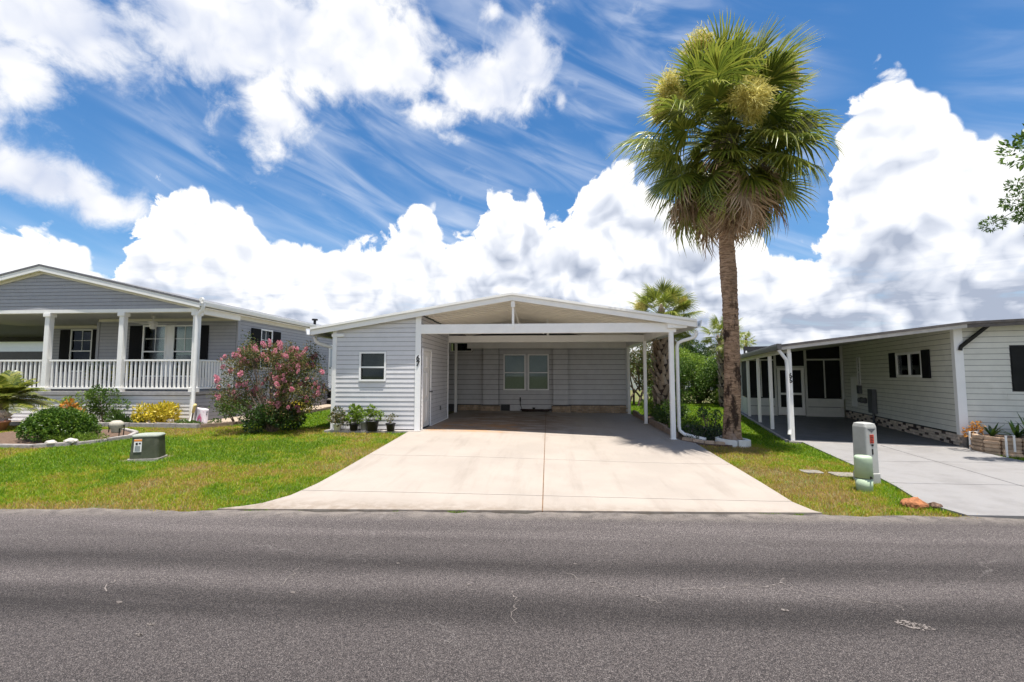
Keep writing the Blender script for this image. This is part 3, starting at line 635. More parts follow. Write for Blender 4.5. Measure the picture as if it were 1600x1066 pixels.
# shed door with six raised panels
mb = MB(); ws.box(mb, dh[0], dh[1], dh[2], dh[3], -.05, -.012); door = mb.build('door', WHITE, H1)
mid = (dh[0] + dh[1]) / 2
for z0, z1 in ((.45, .98), (1.08, 1.72), (1.82, 2.14)):
    for a0, a1 in ((dh[0] + .09, mid - .035), (mid + .035, dh[1] - .09)):
        mb = MB(); p = [ws.p(a0, z0, -.012), ws.p(a1, z0, -.012), ws.p(a1, z1, -.012), ws.p(a0, z1, -.012)]; i = .025; q = [ws.p(a0 + i, z0 + i, .004), ws.p(a1 - i, z0 + i, .004), ws.p(a1 - i, z1 - i, .004), ws.p(a0 + i, z1 - i, .004)]
        mb.prism(p, q); mb.build('door_panel', WHITE, door)
mb = MB(); a = dh[1] - .07; c = Vector(ws.p(a, 1.2, .0)); mb.tube([c, c + Vector((.05, 0, 0)), c + Vector((.055, 0, 0)), c + Vector((.09, 0, 0))], [.014, .014, .03, .022], 10); mb.build('door_knob', METERG, door, True)
mb = MB(); ws.box(mb, dh[0] - .05, dh[0], .29, dh[3] + .05, -.05, .03); ws.box(mb, dh[1], dh[1] + .05, .29, dh[3] + .05, -.05, .03); ws.box(mb, dh[0], dh[1], dh[3], dh[3] + .05, -.05, .028); mb.build('door_frame', TRIM, H1)
mb = MB(); ws.box(mb, 2.05, 2.12, .62, .74, .01, .035); mb.build('outlet_box', METERG, H1)
# house number 67 on the corner post
for ch, z in (('6', 2.055), ('7', 1.915)):
    o = newpart('house_number', textmesh(ch, .19), H1, wf.p(2.17, z, .042), (R(90), 0, 0)); o.data.materials.clear(); o.data.materials.append(BLK)
# back wall of the carport
wb = W((-5.9, 17.75), (1, 0)); X0 = 5.9
holes = [(X0 - 1.58, X0 - .83, 1.1, 2.38), (X0 - .64, X0 + .06, 1.1, 2.38)]; vent = (X0 - 3.7, X0 - 2.88, 2.57, 2.86)
bw = slab_wall('home_front_wall', wb, H1, 0, 9.0, .16, 3.4, holes=holes + [vent])
siding(wb, bw, .4, X0 - 2.40, .5, 2.9, .19, SIDP, [(vent[0] - .05, vent[1] + .05, vent[2] - .05, 3)])
siding(wb, bw, X0 - 1.80, X0 + .27, .5, 2.9, .19, SIDP, [(X0 - 1.64, X0 + .12, 1.04, 2.44)])
siding(wb, bw, X0 + .84, 9.0, .5, 2.9, .19, SIDP)
window(wb, H1, *holes[0], fr=.055, blind=(BLIND, None)); window(wb, H1, *holes[1], fr=.055, blind=(BLIND, None))
mb = MB(); wb.box(mb, X0 - .775, X0 - .695, 1.05, 2.43, .0, .03); mb.build('window_mullion', SIDP, H1)
window(wb, H1, *vent, fr=.035, mid=False)
for a0, a1 in ((X0 - 2.40, X0 - 1.80), (X0 + .27, X0 + .84)):   # boxed piers, lapped on their front
    mb = MB(); wb.box(mb, a0 + .01, a1 - .01, .48, 2.66, 0, .17); pier = mb.build('pier', BACKW, H1)
    wp = W((a0 - X0, 17.58), (1, 0)); siding(wp, pier, 0, a1 - a0, .5, 2.66, .19, SIDP)
mb = MB(); wb.box(mb, X0 - 1.79, X0 + .26, .17, .495, 0, .03); mb.build('painted_skirt', SIDP, H1)
def stones(parent, w, a0, a1, z0, z1, out, m, hmin=.05, hmax=.09, lmin=.12, lmax=.36, name='stone', gap=.008):
    z = z0
    while z < z1 - .02:
        h = min(random.uniform(hmin, hmax), z1 - z); h = z1 - z if z1 - z - h < .03 else h; a = a0
        while a < a1 - .01:
            l = random.uniform(lmin, lmax); l = a1 - a if a1 - a - l < .08 else l; e = min(a + l, a1); d = out + random.uniform(-.012, .02); c = random.uniform(.004, .014)
            mb = MB(); b = [w.p(a + gap, z + gap / 2, 0), w.p(e - gap, z + gap / 2, 0), w.p(e - gap, z + h - gap / 2, 0), w.p(a + gap, z + h - gap / 2, 0)]; mm = [w.p(a + gap, z + gap / 2, d - c), w.p(e - gap, z + gap / 2, d - c), w.p(e - gap, z + h - gap / 2, d - c), w.p(a + gap, z + h - gap / 2, d - c)]
            t = [w.p(a + gap + c, z + gap / 2 + c, d), w.p(e - gap - c, z + gap / 2 + c, d + random.uniform(-.008, .008)), w.p(e - gap - c * 1.4, z + h - gap / 2 - c, d), w.p(a + gap + c, z + h - gap / 2 - c, d + random.uniform(-.008, .008))]
            v = b + mm + t; f = [(0, 1, 5, 4), (1, 2, 6, 5), (2, 3, 7, 6), (3, 0, 4, 7), (4, 5, 9, 8), (5, 6, 10, 9), (6, 7, 11, 10), (7, 4, 8, 11), (8, 9, 10, 11)]; mb.add(v, f); mb.build(name, m, parent); a = e
        z += h
for a0, a1, o, zt in ((X0 - 3.4, X0 - 2.46, .05, .48), (X0 - 2.48, X0 - 1.74, .22, .47), (X0 + .2, X0 + .92, .22, .47), (X0 + .94, 8.98, .05, .48)):
    mb = MB(); wb.box(mb, a0, a1, .14, zt, 0, o - .02); bs = mb.build('stone_base', MORTAR, H1); stones(bs, wb, a0, a1, .15, zt, o, STONE)
mb = MB(); wb.box(mb, X0 - 1.72, X0 - 1.38, .2, .50, .03, .07); mb.build('crawl_space_vent', BLK, H1)
mb = MB(); wb.box(mb, X0 - .52, X0 - .42, .3, .4, .03, .06); mb.build('outlet_box', BLK, H1)
mb = MB(); wb.box(mb, X0 - 1.01, X0 - .96, .62, .78, .018, .05); mb.build('hose_bib', BLK, H1)
# side walls of the home behind
MB().box(2.95, 3.07, 17.87, 30, .16, 2.75).build('home_side_wall', SIDP, H1); MB().box(-5.85, -5.75, 14.4, 17.7, .2, 2.72).build('breezeway_wall', SIDP, H1)
mb = MB(); wb.box(mb, 9.0 - .1, 9.0 + .02, .16, 2.66, .022, .05); mb.build('corner_post', SIDP, H1)
# garden hose: coiled on the floor
pts = [(-.98, 17.66, .66), (-.97, 17.6, .5), (-.9, 17.55, .3)]
for k in range(70):
    a = k * .37; r_ = .18 + .2 * random.random(); pts.append((-.35 + r_ * 1.7 * math.cos(a), 17.38 + r_ * .5 * math.sin(a), g(-.3, 17.3) + .03 + .0012 * k + .012 * random.random()))
tag(MB().tube(pts, .014, 6).build('garden_hose', mat('dark_hose', (.05, .03, .022), .5, .2), None, True), 'dark garden hose coiled on the carport floor under the double window', 'hose')
bpy.data.objects['garden_hose'].location = (0, 0, 0)

# ------------------------------------------------------------------ left house
LX = -10.1; LY = 12.6; LZ = 1.16
H2 = thing('porch_house', 'blue-grey sided home with white columned front porch and black shutters', 'house', (LX, LY, .2))
LAX = -15.; lrz = lambda x: 4.93 - .228 * abs(x - LAX)
mb = MB()
for x0, x1 in ((-20.1, LAX), (LAX, -9.9)):
    a = [(x0, 12.44, lrz(x0) - .06), (x1, 12.44, lrz(x1) - .06), (x1, 32, lrz(x1) - .06), (x0, 32, lrz(x0) - .06)]; mb.hexa(a, [(p[0], p[1], p[2] + .06) for p in a])
roof2 = mb.build('roof', ROOFG, H2)
for x0, x1 in ((-20.1, LAX), (LAX, -9.9)):
    mb = MB(); q = [(x0, lrz(x0) - .062), (x1, lrz(x1) - .062), (x1, lrz(x1) - .20), (x0, lrz(x0) - .20)]
    mb.prism([(x, 12.45, z) for x, z in q], [(x, 12.48, z) for x, z in q]); mb.build('rake_fascia', WHITE, roof2)
    mb = MB(); q = [(x0, lrz(x0) - .16), (x1, lrz(x1) - .16), (x1, lrz(x1) - .18), (x0, lrz(x0) - .18)]
    mb.prism([(x, 12.48, z) for x, z in q], [(x, 12.7, z) for x, z in q]); mb.build('soffit', WHITE, roof2)
    mb = MB(); q = [(x0, lrz(x0) - .181), (x1, lrz(x1) - .181), (x1, lrz(x1) - .27), (x0, lrz(x0) - .27)]
    mb.prism([(x, 12.565, z) for x, z in q], [(x, 12.60, z) for x, z in q]); mb.build('frieze_trim', mat('cream_trim', (.66, .62, .52), .5, .05), roof2)
# side eave: soffit, fascia, gutter
mb = MB(); x, z = -9.9, lrz(-9.9)
pr = [(0, .0), (0, -.13), (.03, -.15), (.09, -.14), (.12, -.04), (.12, .0), (.105, .0), (.1, -.03), (.075, -.12), (.02, -.12), (.015, 0)]
mb.prism([(x + a, 12.43, z + b) for a, b in pr], [(x + a, 31, z + b) for a, b in pr]); mb.build('gutter', WHITE, H2)
MB().box(-10.1, -9.9, 12.7, 31, z - .19, z - .165).build('soffit', WHITE, H2)
MB().box(-10.14, -10.06, 14.42, 31, z - .30, z - .19).build('frieze_trim', MT['cream_trim'], H2)
# front gable face
wg = W((-20, LY), (1, 0))
gb = MB(); gb.prism([(x, LY, zz) for x, zz in ((-20, 3.52), (-10.1, 3.52), (-10.1, lrz(-10.1) - .25), (LAX, lrz(LAX) - .25), (-20, lrz(-20) - .25))], [(x, LY + .1, zz) for x, zz in ((-20, 3.52), (-10.1, 3.52), (-10.1, lrz(-10.1) - .25), (LAX, lrz(LAX) - .25), (-20, lrz(-20) - .25))])
gable = gb.build('gable_wall', BACKW, H2)
siding(wg, gable, 0, 9.88, 3.575, 4.7, .105, SIDL, (), [lambda p: 4.93 - .228 * (-20 + p[0] - LAX) - .25 - p[1], lambda p: 4.93 + .228 * (-20 + p[0] - LAX) - .25 - p[1]])
mb = MB(); wg.box(mb, 0, 9.92, 3.47, 3.572, -.16, .03); mb.build('porch_beam', WHITE, H2)
MB().box(-20, -10.15, LY + .17, 16.1, 3.50, 3.53).build('porch_ceiling', mat('porch_ceiling_paint', (.42, .41, .39), .6, .06), H2)
MB().box(-10.16, -10.02, LY + .17, 14.4, 3.42, 3.62).build('side_beam', WHITE, H2)
# deck and skirting
MB().box(-20, -10.06, LY + .02, 16.2, LZ - .09, LZ).build('deck', mat('deck_boards', (.32, .30, .28), .8, .15, 6.), H2)
mb = MB(); wg.box(mb, 0, 9.95, LZ - .10, LZ - .005, -.02, .045); mb.build('deck_fascia', mat('grey_fascia_board', (.36, .35, .35), .6, .15, 7.), H2)
sk = slab_wall('front_skirting', wg, H2, 0, 9.9, .12, LZ - .1, depth=.04); siding(wg, sk, 0, 9.84, .2, LZ - .11, .105, SIDSK)
mb = MB(); wg.box(mb, 9.84, 9.94, .14, LZ - .1, -.05, .03); mb.build('corner_post', TRIM, H2)
wsk = W((LX, LY), (0, 1)); sk2 = slab_wall('side_skirting', wsk, H2, .06, 1.8, .12, LZ - .1, depth=.04); siding(wsk, sk2, .06, 1.8, .2, LZ - .11, .105, SIDL)  # same siding as the front skirting, darker tone stands for its shade
# columns
for x, y in ((-10.13, LY + .06), (-12.42, LY + .06), (-14.78, LY + .06), (-17.2, LY + .06)):
    c = MB().box(x - .075, x + .075, y - .075, y + .075, LZ, 3.465).build('porch_column', WHITE, H2, bevel=.008)
    MB().box(x - .11, x + .11, y - .11, y + .11, 3.36, 3.47).build('capital', WHITE, c, bevel=.01); MB().box(x - .10, x + .10, y - .10, y + .10, LZ - .02, LZ + .12).build('column_base', WHITE, c, bevel=.008)
# railings
def railing(p0, p1, n):
    p0 = Vector((*p0, 0)); p1 = Vector((*p1, 0)); w = W((p0.x, p0.y), (p1 - p0)[:2]); L_ = (p1 - p0).length
    mb = MB(); w.box(mb, 0, L_, LZ + .88, LZ + .93, -.035, .035); r_ = mb.build('railing', WHITE, H2); mb = MB(); w.box(mb, 0, L_, LZ + .07, LZ + .12, -.03, .03); mb.build('bottom_rail', WHITE, r_)
    for i in range(n):
        a = L_ * (i + .6) / (n + .2); mb = MB(); w.box(mb, a - .021, a + .021, LZ + .12, LZ + .88, -.021, .021); mb.build('baluster', WHITE, r_)
railing((-12.3, LY + .06), (-10.25, LY + .06), 15); railing((-14.66, LY + .06), (-12.54, LY + .06), 15); railing((-17.08, LY + .06), (-14.9, LY + .06), 15)
railing((-10.13, LY + .2), (-10.13, 14.36), 13)
# porch walls
wp1 = W((-15., 14.4), (1, 0)); hs = [(1.66, 2.40, 1.62, 3.24), (2.72, 3.42, 1.62, 3.24)]
p1 = slab_wall('porch_wall', wp1, H2, 0, 4.88, LZ, 3.5, holes=hs); siding(wp1, p1, .04, 4.85, LZ, 3.42, .11, SIDL, [(1.60, 3.48, 1.56, 3.30)])
for h in hs: window(wp1, H2, *h, fr=.05, grid=2, blind=(mat('pale_green_blind', (.62, .70, .60), .6, .08), 2.3))
mb = MB(); wp1.box(mb, 2.45, 2.67, 1.57, 3.29, 0, .02); mb.build('window_mullion', TRIM, H2)
shutter(wp1, H2, 1.16, 1.60, 1.55, 3.27); shutter(wp1, H2, 3.49, 3.92, 1.55, 3.27)
mb = MB(); wp1.box(mb, .02, 4.86, 3.42, 3.5, 0, .04); mb.build('crown_trim', MT['cream_trim'], H2); mb = MB(); wp1.box(mb, -.04, .05, LZ, 3.42, -.02, .03); mb.build('corner_post', SIDL, H2)
wp2 = W((-18.9, 16.1), (1, 0)); h = (1.08, 1.87, 1.8, 3.30)
p2 = slab_wall('recessed_porch_wall', wp2, H2, 0, 3.9, LZ, 3.5, holes=[h]); siding(wp2, p2, 0, 3.9, LZ, 3.38, .11, SIDL, [(1.03, 1.92, 1.75, 3.35)])
window(wp2, H2, *h, fr=.05, grid=2, blind=(MT['pale_green_blind'], 2.2)); shutter(wp2, H2, .62, 1.03, 1.75, 3.33); shutter(wp2, H2, 1.93, 2.30, 1.75, 3.33)
mb = MB(); wp2.box(mb, 0, 3.9, 3.38, 3.49, 0, .05); mb.build('crown_trim', MT['cream_trim'], H2)
wr = W((-15., 16.1), (0, -1)); wr.n = Vector((-1, 0, 0)); p3 = MB().box(-15., -14.9, 14.52, 16.1, LZ, 3.5).build('return_wall', SIDL, H2)
# side wall
wl = W((LX, 14.4), (0, 1)); hw = (1.26, 1.87, 1.9, 3.22); hd = (6.45, 7.3, .98, 2.98)
s1 = slab_wall('side_wall', wl, H2, 0, 17, .2, 3.62, holes=[hw, hd]); siding(wl, s1, .1, 17, .22, 3.62, .11, SIDL, [(hw[0] - .05, hw[1] + .05, hw[2] - .05, hw[3] + .05), (hd[0] - .06, hd[1] + .06, hd[2], hd[3] + .06)])
window(wl, H2, *hw, fr=.05, grid=2, blind=(mat('white_curtain', (.7, .72, .74), .7, .05), None)); shutter(wl, H2, .68, 1.2, 1.85, 3.25); shutter(wl, H2, 1.93, 2.42, 1.85, 3.25)
mb = MB(); wl.box(mb, -.02, .1, LZ - .1, 3.62, -.03, .03); mb.build('corner_post', SIDL, H2)
mb = MB(); wl.box(mb, hd[0], hd[1], hd[2], hd[3], -.06, -.01); dr2 = mb.build('door', WHITE, H2); mb = MB(); wl.box(mb, hd[0] + .15, hd[1] - .15, 2.0, 2.85, -.012, -.004); mb.build('door_glass', mat('pale_glass', (.35, .4, .42), .1, .05), dr2)
c = Vector(wl.p(hd[0] + .07, 1.95, 0)); MB().tube([c, c + Vector((.07, 0, 0))], [.025, .03], 8).build('door_knob', BLK, dr2)
mb = MB(); wl.box(mb, hd[0] - .06, hd[0], hd[2], hd[3] + .06, -.03, .03); wl.box(mb, hd[1], hd[1] + .06, hd[2], hd[3] + .06, -.03, .03); wl.box(mb, hd[0], hd[1], hd[3], hd[3] + .06, -.03, .028); mb.build('door_frame', TRIM, H2)
st = MB().box(-10.05, -9.1, 20.7, 22.3, .2, .48).build('steps', BLACKP, H2); MB().box(-10.05, -9.05, 20.66, 22.3, .48, .55).build('tread', mat('grey_tread', (.33, .32, .31), .8, .1), st); MB().box(-10.05, -9.4, 20.8, 22.2, .55, .88).build('riser', BLACKP, st); MB().box(-10.05, -9.36, 20.76, 22.24, .88, .95).build('tread', MT['grey_tread'], st)
# downspout on the porch corner, roof vent
MB().tube([(-9.84, 12.5, 3.70), (-9.84, 12.5, 3.62), (-9.87, 12.52, 3.52), (-9.95, 12.53, 3.44), (-10.02, 12.53, 3.37), (-10.03, 12.53, 3.25), (-10.03, 12.53, .5), (-10.03, 12.5, .34), (-10.0, 12.42, .27)], .05, 10).build('downspout', WHITE, H2, True)
MB().tube([(-9.84, 12.40, 3.80), (-9.84, 12.46, 3.80)], .06, 10).build('gutter_cap', WHITE, H2)
MB().tube([(-10.6, 20.4, 3.9), (-10.6, 20.4, 4.12), (-10.6, 20.4, 4.13), (-10.6, 20.4, 4.2)], [.06, .06, .13, .13], 10).build('roof_vent', BLK, H2)
# ceiling fan under the porch roof
FAN = thing('ceiling_fan', 'white ceiling fan hanging under the porch roof of the blue-grey home', 'fan', (-12.25, 13.5, 3.2))
FM = mat('fan_white', (.6, .58, .54), .4, .05)
MB().lathe([(.02, .3), (.05, .3), (.05, .24), (.015, .22), (.015, .12), (.1, .1), (.13, .05), (.12, 0), (.05, -.03), (.09, -.06), (.08, -.12), (.02, -.14)], (-12.25, 13.5, 3.2), 14).build('motor', FM, FAN, True)
for k in range(5):
    a = k * 1.2566 + .3; d = Vector((math.cos(a), math.sin(a), 0)); n_ = Vector((-d.y, d.x, .15)); c = Vector((-12.25, 13.5, 3.24)); mb = MB()
    q = [c + d * .12 - n_ * .03, c + d * .62 - n_ * .07, c + d * .62 + n_ * .07, c + d * .12 + n_ * .03]; mb.hexa(q, [v + Vector((0, 0, .01)) for v in q]); mb.build('blade', FM, FAN)
# carport on the far side of the left house, and the pale home beyond it
CP = thing('side_carport', 'dark low carport roof behind the leftmost porch column', 'carport', (-24, 18, .2))
MB().box(-32, -19.2, 16.6, 24, 3.76, 3.84).build('roof', mat('dark_corrugated_roof', (.14, .15, .14), .35, .15, 3., metal=.4), CP); MB().box(-32, -19.2, 16.45, 16.6, 3.66, 3.9).build('roof_edge', mat('dark_edge', (.03, .03, .03), .6, .1), CP); MB().box(-32, -19.2, 23.85, 24, 3.50, 3.75).build('back_beam', MT['dark_edge'], CP)
for x, y in ((-26.6, 23.9), (-31.5, 17), (-31.5, 23.9)): MB().box(x - .1, x + .1, y - .15, y, .2, 3.75).build('carport_post', MT['dark_edge'], CP)
MB().box(-36, -20.1, 26, 26.1, .2, 3.05).build('dark_screen_wall', MT['dark_edge'], CP)
FH = thing('far_house', 'pale bluish white home seen under the carport at the far left', 'house', (-40, 36, .2))
wfh = W((-52, 34), (1, 0)); fw_ = slab_wall('wall', wfh, FH, 0, 26, .2, 4.3, m=mat('pale_blue_wall', (.6, .63, .68), .6, .04)); siding(wfh, fw_, 0, 26, .3, 4.3, .25, mat('pale_blue_siding', (.62, .65, .70), .6, .03))
mb = MB(); wfh.box(mb, -.3, 26.3, 4.3, 4.42, -6, .4); mb.build('roof', ROOFW, FH); window(wfh, FH, 12, 14, 2.4, 3.6, fr=.08)

# ------------------------------------------------------------------ right house (its own rotated frame)
H3 = thing('side_carport_house', 'cream-white home with attached carport, dark screened room and brick skirting', 'house', RO, rotz=-AL, world=False)
ZF = .05
MB().box(-.14, 3.32, -.05, 13, -.05, ZF).build('carport_floor', FLOORG, H3); MB().box(-.2, -.135, -.05, 13, -.08, ZF + .012).build('floor_kerb', CONC_EDGE, H3); MB().box(-.14, 3.3, -.16, -.052, -.06, ZF - .004).build('floor_lip', CONC_EDGE, H3)
r3 = lambda u: 2.40 + .118 * (u + .15) if u < 3.4 else 2.82 + .03 * (u - 3.4)
for u0, u1 in ((-.22, 3.4), (3.4, 11)):
    mb = MB(); a = [(u0, -.12, r3(u0) - .05), (u1, -.12, r3(u1) - .05), (u1, 16, r3(u1) - .05), (u0, 16, r3(u0) - .05)]; mb.hexa(a, [(p[0], p[1], p[2] + .05) for p in a]); rf3 = mb.build('roof', ROOFW, H3)
    mb = MB(); q = [(u0, r3(u0) + .0), (u1, r3(u1) + .0), (u1, r3(u1) - .055), (u0, r3(u0) - .055)]; mb.prism([(u, -.175, z) for u, z in q], [(u, -.122, z) for u, z in q]); mb.build('roof_edge', GREYFAS, rf3)
    mb = MB(); q = [(u0, r3(u0) - .056), (u1, r3(u1) - .056), (u1, r3(u1) - .135), (u0, r3(u0) - .135)]; mb.prism([(u, -.15, z) for u, z in q], [(u, -.115, z) for u, z in q]); mb.build('rake_fascia', FASL if u0 < 3 else GREYFAS, rf3)
mb = MB(); pr = [(0, .02), (0, -.12), (-.03, -.13), (-.08, -.12), (-.1, -.03), (-.1, .02)]; z = r3(-.22); mb.prism([(-.22 + a, -.17, z + b) for a, b in pr], [(-.22 + a, 16, z + b) for a, b in pr]); mb.f = [f[::-1] for f in mb.f]; mb.build('gutter', mat('grey_brown_gutter', (.17, .155, .145), .45, .15, 5.), H3)
mb = MB(); z0, z1 = r3(-.1), r3(3.3)
y = -.1
while y < 7.6:
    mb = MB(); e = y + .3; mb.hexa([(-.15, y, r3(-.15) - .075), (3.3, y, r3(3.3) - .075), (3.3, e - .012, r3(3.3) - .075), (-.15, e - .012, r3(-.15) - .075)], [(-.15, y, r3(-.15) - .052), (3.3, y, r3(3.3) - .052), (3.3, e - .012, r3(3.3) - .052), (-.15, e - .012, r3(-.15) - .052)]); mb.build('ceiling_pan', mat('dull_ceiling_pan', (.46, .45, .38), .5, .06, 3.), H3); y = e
MB().box(-.08, -.0, -.03, 13, 2.20, 2.33).build('eave_beam', WHITE, H3)
for v_ in (0.02, 2.5, 4.6, 6.9):
    MB().box(-.075, .015, v_ - .045, v_ + .045, ZF - .01, 2.20).build('carport_post', WHITE, H3, bevel=.006)
MB().tube([(-.27, -.08, 2.26), (-.22, -.09, 2.18), (-.12, -.09, 2.02), (-.105, -.09, 1.92), (-.105, -.09, .32), (-.12, -.12, .2)], .042, 8).build('downspout', WHITE, H3)
for ch, z in (('6', 1.62), ('6', 1.50)):
    o = newpart('house_number', textmesh(ch, .165), H3, (-.03, -.034, z), (R(90), 0, 0)); o.data.materials.clear(); o.data.materials.append(BLK)
# side wall facing the carport
w3 = W((3.32, 7.6), (0, -1)); HV = lambda v: 7.6 - v
win = (HV(3.1), HV(1.75), 1.64, 2.20); slot = (HV(6.16), HV(5.98), 1.3, 2.22)
s3 = slab_wall('side_wall', w3, H3, 0, 7.4, .32, 2.78, holes=[win, slot]); siding(w3, s3, 0, 7.34, .33, 2.76, .127, SIDR, [(win[0] - .06, win[1] + .06, win[2] - .06, win[3] + .06), (slot[0] - .04, slot[1] + .04, slot[2] - .04, slot[3] + .04)])
window(w3, H3, *win, fr=.06, mid=False, vert=True); window(w3, H3, *slot, fr=.03, mid=True)
shutter(w3, H3, win[0] - .47, win[0] - .09, 1.56, 2.28); shutter(w3, H3, win[1] + .09, win[1] + .47, 1.56, 2.28)
mb = MB(); w3.box(mb, HV(6.85), HV(6.2), .48, 1.62, .018, .04); ap = mb.build('access_panel', SIDR, H3); mb = MB(); w3.box(mb, HV(6.8), HV(6.25), .53, 1.57, .04, .046); mb.build('panel_face', WHITE, ap)
mb = MB(); w3.box(mb, HV(6.02), HV(5.84), 1.0, 1.28, .018, .12); mb.build('meter_box', METERG, H3)
for v_ in (5.85, 5.55):
    c = Vector(w3.p(HV(v_), .78, .018)); MB().tube([c, c + w3.n * .06, c + w3.n * .065, c + w3.n * .13], [.1, .1, .085, .07], 14).build('meter', METERG, H3)
mb = MB(); w3.box(mb, HV(5.05), HV(4.66), .42, 1.18, .018, .13); eb = mb.build('electrical_panel', METERG, H3); mb = MB(); w3.box(mb, HV(5.03), HV(4.68), .44, 1.0, .13, .14); mb.build('panel_cover', METERG, eb)
MB().tube([w3.p(HV(4.85), .44, .06), w3.p(HV(4.85), .3, .06), w3.p(HV(4.8), .2, .08), w3.p(HV(4.6), .1, .12)], .035, 8).build('conduit', METERG, H3)
# front wall
w4 = W((3.32, .2), (1, 0)); fwn = (.96, 2.3, 1.3, 2.28)
s4 = slab_wall('front_wall', w4, H3, 0, 7.5, .3, 2.75, holes=[fwn]); siding(w4, s4, .13, 7.5, .33, 2.74, .127, SIDR, [(fwn[0] - .02, fwn[1] + .02, fwn[2] - .02, fwn[3] + .02)])
mb = MB(); w4.box(mb, fwn[0], fwn[1], fwn[2], fwn[3], -.03, .03); mb.build('dark_window_screen', SCREEN, H3)
mb = MB(); w4.box(mb, -.03, .13, .3, 2.76, -.1, .034); mb.build('corner_post', TRIM, H3)
MB().tube([(3.86, .05, 2.74), (3.40, .14, 2.28), (3.38, .14, 2.2)], .045, 6).build('dark_elbow', BLK, H3)
# brick skirting
mb = MB(); w3.box(mb, 0, 7.4, -.05, .31, -.1, -.02); bsk = mb.build('brick_skirting', MORTAR, H3)
bme = MB().box(-.097, .097, -.03, .022, -.028, .028); bo = None
for r_ in range(5):
    for k in range(37):
        a = .1 + k * .2 + (.1 if r_ % 2 else 0)
        if a > 7.35: continue
        p = w3.p(a, .025 + r_ * .0625, -.015); dkk = (k * 3 + r_ * 4) % 5 == 0 or random.random() < .08
        nme = 'brick'
        if bo is None: bo = bme.build('brick', BRICKC, bsk); md = bo.data.copy(); md.materials.clear(); md.materials.append(BRICKD); bpy.data.objects.remove(bo)
        if (k, r_) == (0, 0): mc = bme.build('brick', BRICKC, bsk).data; bpy.data.objects.remove([o for o in bsk.children][-1])
        newpart('brick', md if dkk else mc, bsk, (p[0] + (.008 if dkk else 0), p[1], p[2]), (0, 0, R(-90)))
mb = MB(); w3.box(mb, 0, 7.38, .312, .332, -.02, .02); mb.build('sill_strip', BLK, H3)
# screened room across the back of the carport, and its long side
w5 = W((0, 7.6), (1, 0)); sc = bpy.data.objects.new('screen_room', None); COL.objects.link(sc); sc.parent = H3
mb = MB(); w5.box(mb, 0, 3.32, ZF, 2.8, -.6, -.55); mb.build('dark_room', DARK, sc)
def panelled(w, segs):
    for (a0, a1, z0, z1, mm, o0, o1, nm_) in segs: b = MB(); w.box(b, a0, a1, z0, z1, o0, o1); b.build(nm_, mm, sc)
KP = mat('kick_panel_white', (.62, .62, .58), .45, .06)
panelled(w5, [(.05, .98, ZF, .40, KP, -.03, .0, 'kick_panel'), (.05, .98, .42, .72, KP, -.03, .0, 'kick_panel'), (2.10, 3.27, ZF, .40, KP, -.03, 0, 'kick_panel'), (2.10, 3.27, .42, .73, KP, -.03, 0, 'kick_panel'),
              (.05, .98, .74, 2.2, SCREEN, -.03, -.02, 'screen'), (.05, .98, 2.26, 2.62, SCREEN, -.03, -.02, 'screen'), (2.10, 2.66, .78, 2.18, SCREEN, -.03, -.02, 'screen'), (2.70, 3.2, .78, 2.18, SCREEN, -.03, -.02, 'screen'), (2.10, 3.27, 2.25, 2.76, SCREEN, -.03, -.02, 'screen'), (1.05, 2.02, 1.98, 2.66, SCREEN, -.03, -.02, 'screen'),
              (-.0, .05, ZF, 2.6, KP, -.04, .02, 'mullion'), (.98, 1.06, ZF, 2.66, KP, -.04, .02, 'mullion'), (2.02, 2.10, ZF, 2.7, KP, -.04, .02, 'mullion'), (3.21, 3.3, .73, 2.74, KP, -.04, .02, 'mullion'), (2.66, 2.70, .76, 2.2, KP, -.04, .005, 'mullion'), (.5, .54, .76, 2.2, KP, -.04, .005, 'mullion'),
              (.05, .98, 2.2, 2.255, KP, -.04, .018, 'transom'), (2.10, 3.21, 2.19, 2.25, KP, -.04, .018, 'transom'), (1.06, 2.02, 1.9, 1.98, KP, -.04, .018, 'transom')])
dq = MB(); w5.box(dq, 1.08, 1.18, .08, 1.9, -.03, .03); w5.box(dq, 1.9, 2.0, .08, 1.9, -.03, .03); w5.box(dq, 1.18, 1.9, .08, .38, -.03, .028); w5.box(dq, 1.18, 1.9, .86, .94, -.03, .028); w5.box(dq, 1.18, 1.9, 1.82, 1.9, -.03, .028); dq.build('screen_door', WHITE, sc)
dq = MB(); w5.box(dq, 1.18, 1.9, .38, .86, -.02, -.01); w5.box(dq, 1.18, 1.9, .94, 1.82, -.02, -.01); dq.build('door_screen', SCREEN, sc)
w6 = W((-.03, 13), (0, -1))
for k in range(4):
    a0 = .02 + k * 1.36; panelled(w6, [(a0 + .05, a0 + 1.3, ZF, .72, KP, -.03, 0, 'kick_panel'), (a0 + .05, a0 + 1.3, .75, 2.2, SCREEN, -.03, -.02, 'screen'), (a0 - .03, a0 + .05, ZF, 2.22, KP, -.05, .02, 'mullion')])
MB().box(3.42, 11, .35, 14, .0, 2.7).build('house_core', SIDR, H3)

